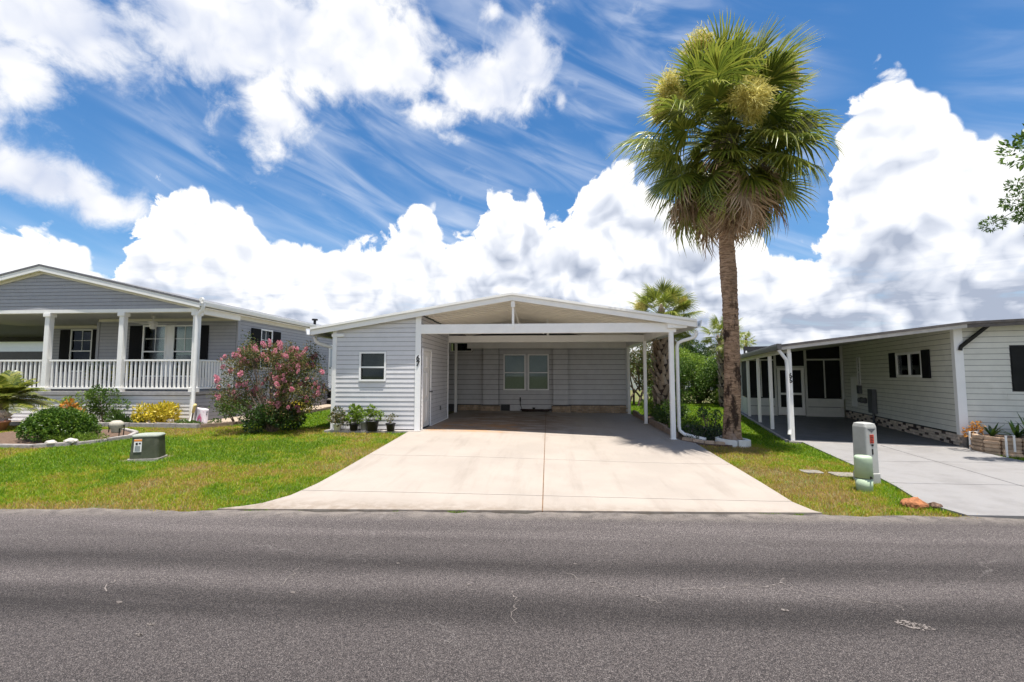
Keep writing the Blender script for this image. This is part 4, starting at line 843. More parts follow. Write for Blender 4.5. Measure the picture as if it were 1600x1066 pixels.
# ------------------------------------------------------------------ leaves, plants
def unit(v): return v / np.maximum(np.linalg.norm(v, axis=1, keepdims=True), 1e-6)
def leafgeo(P, D, S, wr=.45, fold=.25):
    """one folded diamond leaf per point: returns verts and triangles"""
    n = len(P); D = unit(D); Q = rng.normal(size=(n, 3)); A = unit(np.cross(D, Q)); B = np.cross(D, A); S = S[:, None]
    v0 = P; v1 = P + D * S * .45 + A * S * wr * .5 + B * S * fold * .25; v2 = P + D * S; v3 = P + D * S * .45 - A * S * wr * .5 + B * S * fold * .25
    V = np.stack([v0, v1, v2, v3], 1).reshape(-1, 3); b = np.arange(n)[:, None] * 4
    return V, np.concatenate([b + np.array([[0, 1, 2]]), b + np.array([[0, 2, 3]])], 1).reshape(-1, 3)
def blob_points(n, c, r, shell=.55):
    d = unit(rng.normal(size=(n, 3))); q = rng.random(n) ** (1 / 3.) * (1 - shell) + shell * (.75 + .25 * rng.random(n)); q = np.minimum(q, 1.02)
    return np.array(c) + d * q[:, None] * np.array(r), d
def foliage(name, parent, blobs, n, size, m, wr=.45, up=.5, rb=0., jitter=.6, shell=.55):
    """leaves over a set of blobs (centre, radii); rb shifts colour; each blob gets its own tone"""
    vol = np.array([b[1][0] * b[1][1] * b[1][2] for b in blobs]) ** .7; cnt = np.maximum(8, (n * vol / vol.sum()).astype(int)); VV = []; FF = []; RR = []; k = 0
    for b, c in zip(blobs, cnt):
        P, d = blob_points(c, b[0], b[1], shell); P = P + rng.normal(size=P.shape) * np.array(b[1]) * (.55 - shell) * .9; D = d + rng.normal(size=(c, 3)) * jitter + np.array([0, 0, up]); V, F = leafgeo(P, D, size * rng.uniform(.6, 1.3, c), wr)
        tone = rng.uniform(-.12, .12) + rb; r = np.clip(rng.beta(2, 2.4, c) + tone, 0, 1); VV.append(V); FF.append(F + k); RR.append(np.repeat(r, 4)); k += len(V)
    return fast(name, np.concatenate(VV), np.concatenate(FF), m, parent, np.concatenate(RR))
def stems(parent, base, tips, r0, m=None, name='stem', n=5):
    for t in tips:
        b = Vector(base) + Vector((random.uniform(-.04, .04), random.uniform(-.04, .04), 0)); t = Vector(t); md = b.lerp(t, .5) + Vector((random.uniform(-.06, .06), random.uniform(-.06, .06), .05))
        MB().tube([b, b.lerp(md, .5), md, md.lerp(t, .55), t], [r0, r0 * .85, r0 * .65, r0 * .45, r0 * .2], n).build(name, m or BARK, parent)
def bush(name, label, cat, loc, blobs, n, size, m, group=None, wr=.45, up=.5, rb=0., st=4):
    t = thing(name, label, cat, loc, group); bl = [((loc[0] + b[0][0], loc[1] + b[0][1], loc[2] + b[0][2]), b[1]) for b in blobs]
    foliage('foliage', t, bl, n, size, m, wr, up, rb); stems(t, (loc[0], loc[1], loc[2] - .03), [Vector(b[0]) for b in bl[:st]], .018); return t
def rblobs(n, spread, r, zc):
    return [((random.gauss(0, spread[0] * .5), random.gauss(0, spread[1] * .5), zc + random.uniform(-1, 1) * spread[2]), (r * random.uniform(.7, 1.2),) * 3) for _ in range(n)]

# ---- crape myrtle
gx, gy = -6.72, 11.0; gz = g(gx, gy) - .02
T = thing('crape_myrtle', 'pink-flowering crape myrtle bush on the lawn between the porch and the shed', 'shrub', (gx, gy, gz))
bl = []
for _ in range(105):
    x, z = random.uniform(-1.15, 1.08), random.uniform(.42, 2.15)
    lim = 1.42 * math.sin(min(1, z / 1.45) * 1.4) if z < 1.45 else 1.18 - (z - 1.45) * .75
    if abs(x) > lim: x *= .55
    bl.append(((gx + x, gy + random.uniform(-.7, .7), gz + z), (random.uniform(.10, .20), random.uniform(.10, .2), random.uniform(.10, .24))))
NB = len(bl)
bl += [((gx - 1.25, gy, gz + .95), (.2, .25, .2)), ((gx + 1.12, gy, gz + 1.45), (.15, .2, .2)), ((gx - .85, gy, gz + 1.75), (.22, .2, .14)), ((gx + .95, gy, gz + .9), (.2, .2, .16))]
bl += [((gx + random.uniform(-.35, .45), gy + random.uniform(-.3, .3), gz + random.uniform(.12, .5)), (.26, .26, .2)) for _ in range(10)]
foliage('crown', T, bl[:NB + 4], 19000, .050, LG_BRZ, .55, .3, .05, shell=.1); foliage('lower_leaves', T, bl[NB + 4:], 3800, .07, LG_DK, .55, .4)
stems(T, (gx, gy, gz - .03), [Vector(b[0]) for b in bl[:40]], .020)
fm = []
for k in range(5):
    P, d = blob_points(130, (0, 0, 0), (.062, .062, .095), .5); V, F = leafgeo(P, d + rng.normal(size=(130, 3)) * .8, .04 * rng.uniform(.7, 1.3, 130), .9); fm.append(fast('flower_cluster', V, F, PINKF, None, np.repeat(np.clip(rng.beta(2, 2, 130), 0, 1), 4)).data)
for o in [o for o in COL.objects if o.name.startswith('flower_cluster')]: bpy.data.objects.remove(o)
for k in range(190):
    b = random.choice(bl[:NB + 4]); d = Vector((random.gauss(0, .6), -abs(random.gauss(.4, .5)), random.uniform(.1, 1))).normalized(); p = Vector(b[0]) + d * b[1][0] * 1.05; s = random.uniform(.28, .78)
    if p.z > gz + .38: newpart('flower_cluster', random.choice(fm), T, p, (random.uniform(-.6, .6), random.uniform(-.6, .6), random.uniform(0, 6)), (s, s, s * random.uniform(.9, 1.3)))

# ---- bed and lawn shrubs at the left
dome = [((0, 0, .32), (.66, .46, .32))] * 3
for k in range(60):
    a_ = k * 2.39996; t_ = (k + .5) / 60; e_ = math.asin(.02 + .97 * t_); dome.append(((.70 * math.cos(a_) * math.cos(e_), .50 * math.sin(a_) * math.cos(e_), .10 + .52 * math.sin(e_)), (.13, .13, .11)))
bush('round_hedge_shrub', 'large rounded clipped green shrub in the kerbed island bed', 'shrub', (-10.95, 9.75, g(-10.95, 9.75)), dome, 20000, .040, leafmat('leaf_clipped', [(.020, .055, .008), (.060, .13, .012), (.19, .28, .03)], .4, .3), rb=.05, wr=.75, up=.2)
bush('croton_bush', 'yellow-leaved croton bush against the porch skirting', 'shrub', (-10.62, 12.05, .24), [((random.uniform(-.45, .45), random.uniform(-.25, .25), random.uniform(.12, .5)), (.2, .2, .2)) for _ in range(16)], 2200, .10, LG_YEL, rb=.1, wr=.42)
bush('rose_bush', 'tall leafy rose bush against the skirting left of the yellow croton', 'shrub', (-12.3, 12.1, .23), [((random.uniform(-.38, .38), random.uniform(-.2, .2), random.uniform(.1, .95)), (.19, .19, .19)) for _ in range(14)], 2600, .07, LG_MID, st=8)
bush('rose_bush', 'sparse light green rose bush at the middle of the porch skirting', 'shrub', (-13.25, 12.15, .23), [((random.uniform(-.25, .35), random.uniform(-.2, .2), random.uniform(.2, 1.0)), (.15, .15, .15)) for _ in range(9)], 1100, .065, LG_BR, st=7)
bush('orange_croton', 'small orange-leaved croton squeezed behind the round green shrub', 'shrub', (-12.7, 11.75, .22), [((random.uniform(-.2, .2), random.uniform(-.15, .15), random.uniform(.2, .65)), (.14, .14, .14)) for _ in range(6)], 500, .09, leafmat('leaf_orange', [(.2, .1, .02), (.6, .25, .04), (.7, .42, .1)]))
bush('low_groundcover', 'low yellow-green ground cover along the kerb of the island bed', 'plant', (-10.2, 9.4, g(-10.2, 9.4)), [((random.uniform(-.5, .5), random.uniform(-.1, .3), random.uniform(.03, .12)), (.16, .14, .09)) for _ in range(16)], 2200, .045, LG_BR, rb=-.15, st=2)
bush('dark_low_shrub', 'dark strappy low plant between the rose bush and croton', 'plant', (-11.35, 11.95, .23), [((random.uniform(-.3, .3), random.uniform(-.1, .1), random.uniform(.06, .22)), (.12, .1, .12)) for _ in range(8)], 500, .14, LG_DK, wr=.25, up=1.4, st=2)
bush('low_border_plant', 'low dark green border plants at the foot of the porch corner', 'plant', (-9.55, 12.0, .25), [((random.uniform(-.5, .55), random.uniform(-.15, .15), random.uniform(.03, .12)), (.15, .13, .09)) for _ in range(12)], 1500, .05, LG_MID, st=2)
bush('yellow_bed_shrub', 'yellow-green shrub behind the crape myrtle along the side wall', 'shrub', (-8.75, 15.7, .26), [((random.uniform(-.3, .3), random.uniform(-.3, .3), random.uniform(.12, .4)), (.2, .2, .18)) for _ in range(9)], 1300, .08, LG_YEL, rb=-.05)
bush('green_side_shrub', 'green leafy shrub at the porch side behind the garden flag', 'shrub', (-8.75, 12.6, .26), [((random.uniform(-.4, .4), random.uniform(-.3, .3), random.uniform(.12, .65)), (.22, .22, .2)) for _ in range(12)], 2200, .065, LG_MID)
bush('pink_side_plant', 'small pinkish plant at the dark steps of the side door', 'plant', (-8.9, 20.2, .27), [((random.uniform(-.25, .25), random.uniform(-.2, .2), random.uniform(.15, .5)), (.16, .16, .16)) for _ in range(6)], 500, .07, PINKF)
# ---- feathery palm at far left
def pinnate(parent, base, az, elv, L_, droop, nleaf, lw, m):
    d0 = Vector((math.cos(az) * math.cos(elv), math.sin(az) * math.cos(elv), math.sin(elv))); side = Vector((-math.sin(az), math.cos(az), 0)); pts = [Vector(base) + d0 * (L_ * t) + Vector((0, 0, -droop * L_ * t * t)) for t in np.linspace(0, 1, 9)]
    V = []; F = []; Rn = []
    for i in range(nleaf):
        t = .18 + .8 * i / nleaf; f = t * 8; a = pts[int(f)].lerp(pts[min(8, int(f) + 1)], f - int(f)); tg = (pts[min(8, int(f) + 1)] - pts[int(f)]).normalized()
        for s in (-1, 1):
            l = L_ * .30 * math.sin(.35 + 2.5 * t) * random.uniform(.85, 1.1); dd = (side * s * .9 + tg * .55 + Vector((0, 0, .12))).normalized(); b = a + dd * l * .55; e = a + dd * l + Vector((0, 0, -.28 * l)); n_ = tg * lw; k = len(V)
            V += [a - n_, b - n_ * 1.2, e, b + n_ * 1.2, a + n_]; F += [(k, k + 1, k + 3), (k + 1, k + 2, k + 3), (k, k + 3, k + 4)]; r = random.random() * .75; Rn += [r] * 5
    k = len(V); mb = MB().tube(pts, [.012] * 4 + [.009] * 3 + [.005, .003], 5); V += [Vector(v) for v in mb.v]; F += [(k + f[0], k + f[1], k + f[2]) for f in mb.f] + [(k + f[0], k + f[2], k + f[3]) for f in mb.f if len(f) > 3]; Rn += [.6] * len(mb.v)
    fast('frond', [tuple(v) for v in V], F, m, parent, Rn)
T = thing('pygmy_date_palm', 'feathery low palm at the left edge in front of the porch rail', 'palm', (-14.2, 11.2, .2))
for k in range(44):
    pinnate(T, (-14.2, 11.2, 1.0), k * 2.39996, random.uniform(-.15, 1.3), random.uniform(.85, 1.2), random.uniform(.2, .45), 24, .013, PALMG)
MB().tube([(-14.2, 11.2, .15), (-14.18, 11.2, .6), (-14.2, 11.2, 1.0)], [.1, .08, .09], 10).build('trunk', BARK, T)

# ------------------------------------------------------------------ sabal palms
def fan_mesh(name, lp, lb, nseg, spread, droop, w0, dead=False, seed=0):
    r = random.Random(seed); V = []; F = []; Rn = []
    # petiole
    def arch(s): return Vector((s, 0, -.10 * s * s))
    pts = [arch(lp * t) for t in (0, .33, .66, 1)]; mb = MB().tube(pts, [.022, .017, .014, .012], 5); V += [Vector(v) for v in mb.v]
    for f in mb.f: F += [(f[0], f[i], f[i + 1]) for i in range(1, len(f) - 1)]
    Rn += [.55 if not dead else .6] * len(V)
    for i in range(nseg):
        q = -1 + 2 * (i + .5) / nseg; th = q * spread + r.uniform(-.03, .03); cx = lp + lb * .28 * (1 - abs(q)) ; base = arch(cx) + Vector((0, .02 * q, 0))
        L_ = lb * (1 - .30 * abs(q) ** 1.5) * r.uniform(.9, 1.06) * (1 - .12 * (1 - abs(q))); d = Vector((math.cos(th), math.sin(th), .22 * (1 - abs(q)) * (0 if dead else 1) - .12)); d.normalize()
        sd_ = Vector((-math.sin(th), math.cos(th), 0)); wdt = w0 * r.uniform(.8, 1.15); tw = r.uniform(-.5, .5); rb = r.uniform(.05, .62); k = len(V); st = (0, .3, .62, .85, 1.)
        dr_ = droop * r.uniform(.7, 1.5)
        for j, t in enumerate(st):
            c = base + d * (L_ * t) + Vector((0, 0, -dr_ * L_ * max(0, t - .25) ** 2 * 1.4)); c += sd_ * (r.uniform(-.02, .02) * t * (3 if dead else 1)); ww = wdt * (.25, 1.0, .80, .40, .03)[j]
            up_ = Vector((0, 0, 1)) * ww * .5; s_ = (sd_ * math.cos(tw * t) + Vector((0, 0, math.sin(tw * t)))) * ww
            V += [c - s_ + up_, c, c + s_ + up_]; tipc = max(0, t - .7) / .3; Rn += [min(1, rb * (1 - tipc) + tipc * r.uniform(.55, .98) if not dead else r.uniform(.1, 1))] * 3
        for j in range(4):
            a = k + j * 3; F += [(a, a + 1, a + 4), (a, a + 4, a + 3), (a + 1, a + 2, a + 5), (a + 1, a + 5, a + 4)]
    o = fast(name, [tuple(v) for v in V], F, PALMD if dead else PALMG, None, Rn); me = o.data; bpy.data.objects.remove(o); return me
FANS = [fan_mesh('frond', 1.05 + .10 * k, 1.0, 38, R(122), .22 + .13 * k, .026, False, k) for k in range(5)]
DEAD = [fan_mesh('dead_frond', .70 + .1 * k, .85, 24, R(48), .5, .018, True, 10 + k) for k in range(4)]
def spray_mesh(n, rad, seed, ln=.14):
    """a loose panicle: thin strands breaking out of a handful of branch ends"""
    r_ = np.random.default_rng(seed); V = []; F = []; Rn = []; k = 0; nb = 15
    cb = unit(r_.normal(size=(nb, 3))) * r_.uniform(.25, 1.0, (nb, 1)) * np.array(rad); w_ = r_.integers(0, nb, n)
    P = cb[w_] * r_.uniform(.55, 1.05, (n, 1)) + r_.normal(size=(n, 3)) * .085; D = unit(unit(cb[w_]) * .9 + r_.normal(size=(n, 3)) * .75 + np.array([0, 0, -.15])); L_ = ln * r_.uniform(.4, 1.4, (n, 1))
    for a in (0, 1):
        A = unit(np.cross(D, r_.normal(size=(n, 3)))) * .0045; E = P + D * L_ + np.array([0, 0, -.2]) * L_; M_ = P + D * L_ * .5 + r_.normal(size=(n, 3)) * .016
        V.append(np.stack([P - A, P + A, M_ + A, M_ - A, E + A * .8, E - A * .8], 1).reshape(-1, 3)); b = (np.arange(n) * 6 + k)[:, None]
        F.append(np.concatenate([b + [[0, 1, 2]], b + [[0, 2, 3]], b + [[3, 2, 4]], b + [[3, 4, 5]]], 1).reshape(-1, 3)); Rn.append(np.repeat(r_.beta(2, 1.6, n), 6)); k += n * 6
    mb = MB()
    for c in cb: mb.tube([(0, 0, -rad[2] * .6), tuple(c * .5), tuple(c)], [.012, .008, .004], 4)
    vv = np.array(mb.v); ff = [(f[0], f[i], f[i + 1]) for f in mb.f for i in range(1, len(f) - 1)]; V.append(vv); F.append(np.array(ff) + k); Rn.append(np.full(len(vv), .35))
    o = fast('flower_spray', np.concatenate(V), np.concatenate(F), YELF, None, np.concatenate(Rn)); me = o.data; bpy.data.objects.remove(o); return me
def euler_dir(az, elv, roll): return (Matrix.Rotation(az, 4, 'Z') @ Matrix.Rotation(-elv, 4, 'Y') @ Matrix.Rotation(roll, 4, 'X')).to_euler()
def palm(label, base, height, scale, ngreen, ndead, trunk, seed, sprays=(), bend=0., lowest=-62):
    random.seed(seed); T = thing('sabal_palm', label, 'palm', base, 'sabal palms'); top = Vector((base[0] + bend, base[1], base[2] + height)); trunk(T, Vector(base), top)
    for k in range(ngreen):
        t = (k + .5) / ngreen; el_ = R(86 - (86 - lowest) * t ** .8) + random.uniform(-.09, .09); az = k * 2.39996 + random.uniform(-.2, .2); s = scale * random.uniform(.9, 1.08) * (1 if el_ > -.2 else .93)
        dv = Vector((math.cos(az) * math.cos(el_), math.sin(az) * math.cos(el_), math.sin(el_)))
        newpart('frond', random.choice(FANS[:3] if el_ > .5 else FANS), T, top + Vector((0, 0, .22 * scale * math.sin(el_))) + dv * .1, euler_dir(az, el_, random.uniform(-.5, .5)), (s,) * 3)
    for k in range(ndead):
        el_ = R(random.uniform(-88, -42)); az = k * 2.39996 + 1; s = scale * random.uniform(.9, 1.2); newpart('dead_frond', random.choice(DEAD), T, top + Vector((math.cos(az) * .15, math.sin(az) * .15, -.12 - .5 * scale * random.random())), euler_dir(az, el_, random.uniform(-1.2, 1.2)), (s,) * 3)
    for k in range(ngreen // 4):
        el_ = R(random.uniform(-35, 35)); az = -1.57 + random.uniform(-1.5, 1.5); s = scale * random.uniform(.55, .8); newpart('frond', random.choice(FANS), T, top + Vector((0, 0, random.uniform(-.3, .3))), euler_dir(az, el_, random.uniform(-.8, .8)), (s,) * 3)
    MB().lathe([(.10, -.75), (.22, -.6), (.30, -.25), (.30, .05), (.2, .3), (.05, .5)], tuple(top), 14, scale, scale).build('crown_heart', mat('fibrous_heart', (.10, .075, .045), .95, .4, 20., .8, 40.), T, True)
    for (me, p, r_) in sprays:
        newpart('flower_spray', me, T, Vector(base) + Vector(p), (random.uniform(-.3, .3), random.uniform(-.3, .3), random.uniform(0, 6)), (r_,) * 3)
    return T
def trunkmat():
    m, nt, geo, P, n, rg, mx, ma, vor, b, bump = nodes_mat('sabal_trunk'); L = nt.links.new
    mp = nt.nodes.new('ShaderNodeMapping'); L(geo.outputs['Position'], mp.inputs[0]); mp.inputs['Scale'].default_value = (1.2, 1.2, 5.5)
    st = n(5., 7., .68, mp.outputs[0], .5); c = mx(rg(st, .32, .66), (.16, .098, .06, 1), (.52, .345, .225, 1))
    mp2 = nt.nodes.new('ShaderNodeMapping'); L(geo.outputs['Position'], mp2.inputs[0]); mp2.inputs['Scale'].default_value = (1, 1, .45)
    lo = rg(P[2], 4.4, 2.6); c = mx(ma('MULTIPLY', rg(n(4.2, 6., .65, mp2.outputs[0]), .50, .60), lo), c, (.06, .038, .027, 1)); c = mx(ma('MULTIPLY', rg(n(3.1, 6., .65, mp2.outputs[0]), .55, .68), lo), c, (.42, .31, .24, 1))
    L(c, b.inputs['Base Color']); b.inputs['Roughness'].default_value = .95; b.inputs['Specular IOR Level'].default_value = .15; bump(ma('ADD', st, ma('MULTIPLY', n(40.), .4)), 1., .05); return m
TRK = trunkmat()
def ring_trunk(r0):
    def f(T, b, top):
        n, rows_ = 28, 260; V = []; 
        for j in range(rows_):
            t = j / (rows_ - 1); c = b.lerp(top, t); c.x += .05 * math.sin(t * 5.) ; z = t * (top.z - b.z)
            rr = float(np.interp(t, [0, .03, .1, .3, .48, .55, .62, .8, 1], [1.36, 1.22, 1.1, 1.02, 1.0, 1.10, 1.02, .88, .92])) * r0
            ring = .035 * ((z * 9.5 + .25 * math.sin(z * 3.1)) % 1) * r0 * (2.2 if t > .42 else .8)
            for k in range(n):
                a = 6.28318 * k / n; low = 1 - min(1, t / .5); nz = .05 * math.sin(a * 3 + z * 2.2) * low + .075 * low * math.sin(a * 5.3 + z * 6.1 + 2 * math.sin(z * 4)) + random.uniform(-.03, .03) * (1 + 1.5 * low)
                ri = rr * (1 + nz * .8) + ring * (1 + .5 * math.sin(a * 2 + z * 13)); V.append((c.x + ri * math.cos(a), c.y + ri * math.sin(a), c.z - .06))
        F = [(j * n + k, j * n + (k + 1) % n, (j + 1) * n + (k + 1) % n, (j + 1) * n + k) for j in range(rows_ - 1) for k in range(n)]
        fast('trunk', V, F, TRK, T, smooth=False)
    return f
BOOT = mat('palm_boot', (.36, .28, .21), .9, .3, 10., .6, 40., objvar=.35)
def boot_trunk(r0, zr):
    def f(T, b, top):
        MB().tube([b - Vector((0, 0, .05)), b.lerp(top, .3), b.lerp(top, .7), top], [r0 * .95, r0 * .85, r0 * .8, r0 * .7], 14).build('trunk', mat('fibrous_trunk', (.07, .05, .04), .95, .4, 20., .8, 60.), T)
        w_, h_ = .10, .34; mb = MB(); q = [(-.0, -w_, 0), (.05, -.0, -.01), (0, w_, 0), (-.04, 0, 0)]; e = [(.11, -.045, h_), (.15, 0, h_ - .01), (.11, .045, h_), (.075, 0, h_)]; mb.hexa(q, e); bo_ = mb.build('boot', BOOT); bt = bo_.data; bpy.data.objects.remove(bo_)
        z = .02; k = 0; H_ = top.z - b.z
        while z < H_ - .1:
            for i in range(6):
                a = 6.28318 * (i + .5 * (k % 2)) / 6 + random.uniform(-.1, .1); rr = r0 * float(np.interp(z / H_, [0, .3, .7, 1], [.95, .85, .8, .7])); p = b.lerp(top, z / H_) + Vector((math.cos(a), math.sin(a), 0)) * rr * .92; s = random.uniform(.8, 1.1)
                newpart('boot', bt, T, p, (random.uniform(-.45, .45) if True else 0, random.uniform(-.1, .25), a), (s, s, s * random.uniform(.7, 1.1)))
            z += .165; k += 1
    return f
S1 = spray_mesh(1500, (.40, .40, .52), 1, .20); S2 = spray_mesh(1400, (.44, .40, .44), 2, .19); S3 = spray_mesh(800, (.32, .30, .30), 3, .17)
bz = g(4.25, 11.0)
PALM = palm('tall sabal palm with full crown and yellow flower sprays beside the driveway', (4.22, 11.0, bz), 7.15, .99, 86, 74, ring_trunk(.162), 21,
     [(S1, (-.15, -1.85, 7.0), .85), (S1, (-.05, -1.65, 7.4), .55), (S2, (-1.42, -.8, 7.95), .78), (S2, (-1.6, -.7, 7.5), .5), (S3, (-.72, -.7, 9.1), .9), (S3, (1.0, -1.25, 7.9), .6)], bend=.06, lowest=-58)
palm('shorter sabal palm with boots on its trunk behind the carport posts', (3.85, 15.6, g(3.85, 15.6)), 3.35, .53, 46, 6, boot_trunk(.26, 0), 5, [(S3, (-.80, -.4, 3.7), .55), (S3, (.15, -.6, 3.95), .5), (S3, (.62, -.4, 3.85), .5)], lowest=-35)
palm('small distant sabal palm partly hidden by the tall palm trunk', (8.95, 24., .05), 3.45, .52, 30, 6, boot_trunk(.24, 0), 9, (), lowest=-50)
palm('thin distant palm rising over the screened room roof', (15.1, 36., .05), 4.1, .34, 18, 3, ring_trunk(.10), 12, (), lowest=-40)

# ------------------------------------------------------------------ trees, hedge and shrubs behind
def tree(name, label, base, blobs, n, size, m, trunk_r, group=None, ntr=3, wr=.45):
    T = thing(name, label, 'tree', base, group); bl = [((base[0] + b[0][0], base[1] + b[0][1], base[2] + b[0][2]), b[1]) for b in blobs]; foliage('crown', T, bl, n, size, m, wr, .3)
    tops = sorted(bl, key=lambda b: -b[1][0])[:10]; zmin = min(b[0][2] - b[1][2] for b in bl)
    for k in range(ntr):
        f = Vector((base[0] + random.uniform(-.1, .1) * ntr, base[1] + random.uniform(-.1, .1) * ntr, base[2] - .05)); t = Vector(tops[k % len(tops)][0]); MB().tube([f, f.lerp(t, .35) + Vector((random.uniform(-.1, .1), 0, 0)), f.lerp(t, .7), t], [trunk_r, trunk_r * .8, trunk_r * .55, trunk_r * .2], 8).build('trunk', BARK, T)
    for b in tops[ntr:]:
        t = Vector(b[0]); f = Vector((base[0], base[1], base[2] + (zmin - base[2]) * .8)); MB().tube([f, f.lerp(t, .5) + Vector((0, 0, .1)), t], [trunk_r * .55, trunk_r * .35, trunk_r * .12], 6).build('limb', BARK, T)
    return T
random.seed(3)
tree('crape_tree', 'multi-stemmed small tree behind the carport back corner', (4.6, 23.2, .12), [((random.uniform(-.9, .9), random.uniform(-.8, .8), random.uniform(1.2, 2.9)), (.45, .45, .42)) for _ in range(24)], 7500, .10, LG_BRZ, .06, ntr=6)
tree('yellow_green_tree', 'yellow-green small tree behind the booted palm', (6.0, 27, .1), [((random.uniform(-.8, .8), random.uniform(-.8, .8), random.uniform(.7, 2.4)), (.5, .5, .45)) for _ in range(18)], 5000, .12, LG_BR, .06)
tree('oak_tree', 'dark green round-topped tree far behind the hedge', (14.4, 46, 0), [((random.uniform(-1.9, 1.9), random.uniform(-1.5, 1.5), random.uniform(2.4, 4.6)), (.8, .8, .65)) for _ in range(26)], 9000, .2, LG_DK, .22)
tree('light_tree', 'bright green tree standing behind the hedge near the post', (8.3, 29, .05), [((random.uniform(-1.2, 1.0), random.uniform(-.6, .6), random.uniform(1.2, 3.1)), (.55, .55, .5)) for _ in range(22)], 8000, .13, LG_BR, .08)
tree('hazy_tree', 'pale yellow-green treetop behind the hedge beside the distant palm', (11.8, 36, .05), [((random.uniform(-1.6, 1.6), random.uniform(-.6, .6), random.uniform(1.2, 3.0)), (.7, .7, .5)) for _ in range(18)], 6000, .16, LG_BR, .08)
HD = thing('hedge', 'tall green hedge across the back of the side lawn', 'hedge', (8.3, 26.2, .05))
hb = [((8.3 + random.uniform(-2.5, 2.6), 26.2 + random.uniform(-.5, .6), .1 + random.uniform(.1, 2.15)), (.45, .42, .40)) for _ in range(70)]
foliage('foliage', HD, hb, 22000, .11, LG_MID, .5, .3)
stems(HD, (8.3, 26.2, 0), [Vector(b[0]) for b in hb[:6]], .04)
bush('bright_hedge_tuft', 'bright green low tuft at the foot of the hedge', 'shrub', (9.3, 25.3, .05), [((random.uniform(-.6, .6), random.uniform(-.2, .2), random.uniform(.1, .6)), (.3, .3, .3)) for _ in range(8)], 2200, .09, LG_BR)
WFB = thing('white_fence_house', 'low white home behind the hedge at the back of the lawn', 'house', (9, 50, 0)); MB().box(0, 24, 49, 56, 0, 2.3).build('wall', WHITE, WFB); MB().box(-.4, 24.4, 48.6, 56.4, 2.3, 2.5).build('roof', ROOFW, WFB)
# far trees that close the horizon
for i, (x, y, s, lab) in enumerate([(-26, 60, 1.6, 'wide far tree behind the porch house roof, out past the carport'), (30, 70, 1.5, 'far tree beyond the cream house roof')]):
    tree('far_tree', lab, (x, y, 0), [((random.uniform(-2, 2) * s, random.uniform(-1.5, 1.5), random.uniform(1., 2.2) * s), (1., 1., .7)) for _ in range(16)], 4000, .3, LG_DK, .25)
# bed along the right side of the carport
bed = [(3.16, 17.2), (3.12, 14.2), (3.12, 11.15), (3.4, 10.62), (4.0, 10.55), (4.55, 10.95), (4.6, 13), (4.4, 17)]
def flat(name, poly, m, dz=.0, th=.03):
    mb = MB(); mb.prism([(x, y, g(x, y) - .02) for x, y in poly], [(x, y, g(x, y) + dz) for x, y in poly]); return struct(mb.build(name, m))
flat('mulch_bed', bed, MULCH, .015)
random.seed(8)
def border(name, label, pts, m, l, h, w_, cat='edging', jit=.02, z0=-.03):
    T = thing(name, label, cat, (*pts[0], g(*pts[0]))); P = [Vector((*p, 0)) for p in pts]
    for a, b in zip(P[:-1], P[1:]):
        n_ = max(1, round((b - a).length / l)); 
        for i in range(n_):
            p, q = a.lerp(b, i / n_), a.lerp(b, (i + .975) / n_); d = (q - p).normalized(); s = Vector((-d.y, d.x, 0)) * w_ / 2; s2 = s * random.uniform(.85, 1.1); za, zb = g(p.x, p.y), g(q.x, q.y); hh = h * random.uniform(.85, 1.12); j = random.uniform(-jit, jit)
            mb = MB(); lo = [p - s2, q - s2, q + s2, p + s2]; mb.hexa([(v.x + s.x * j, v.y, (za if k in (0, 3) else zb) + z0) for k, v in enumerate(lo)], [(v.x + j * .5, v.y, (za if k in (0, 3) else zb) + hh) for k, v in enumerate(lo)]); mb.build('edging_block', m, T, bevel=.012)
border('timber_edging', 'brown timber edging along the carport flower bed', [(3.17, 17.1), (3.15, 14.5), (3.14, 11.55)], TIMBER, .9, .16, .1)
border('stone_edging', 'tan stone edging between the carport post and the tall palm', [(3.2, 11.2), (3.55, 10.78), (3.95, 10.68)], BLOCK, .24, .07, .12)
bush('bed_shrub', 'leafy green shrub below the booted palm', 'shrub', (3.75, 14.9, .17), [((random.uniform(-.45, .45), random.uniform(-.5, .5), random.uniform(.1, .5)), (.24, .24, .22)) for _ in range(14)], 3200, .07, LG_MID)
bush('bed_shrub', 'pale-leaved shrub just behind the front carport post', 'shrub', (3.75, 12.9, .15), [((random.uniform(-.35, .4), random.uniform(-.4, .4), random.uniform(.05, .28)), (.15, .15, .13)) for _ in range(14)], 1700, .065, LG_BR, rb=-.2, st=7)
bush('bed_shrub', 'dark green shrub with long bare stems left of the tall palm', 'shrub', (4.05, 12.0, .12), [((random.uniform(-.3, .3), random.uniform(-.3, .3), random.uniform(.1, .6)), (.10, .10, .12)) for _ in range(9)], 600, .06, LG_DK, st=9)
bush('bed_shrub', 'dark low shrub with purple blooms at the foot of the tall palm', 'shrub', (3.72, 11.35, .11), [((random.uniform(-.38, .42), random.uniform(-.25, .25), random.uniform(.03, .24)), (.16, .16, .13)) for _ in range(14)], 1900, .06, LG_PUR, rb=-.12)
bush('bed_shrub', 'pink-flowered low plant beside the downspout shoe', 'shrub', (3.45, 11.75, .12), [((random.uniform(-.1, .3), random.uniform(-.2, .2), random.uniform(.08, .34)), (.11, .11, .11)) for _ in range(7)], 700, .055, LG_MID)
bush('bed_shrub', 'green bush beside the middle carport post', 'shrub', (3.5, 13.9, .16), [((random.uniform(-.2, .3), random.uniform(-.3, .3), random.uniform(.1, .45)), (.18, .18, .18)) for _ in range(9)], 1500, .06, LG_DK, rb=.1)
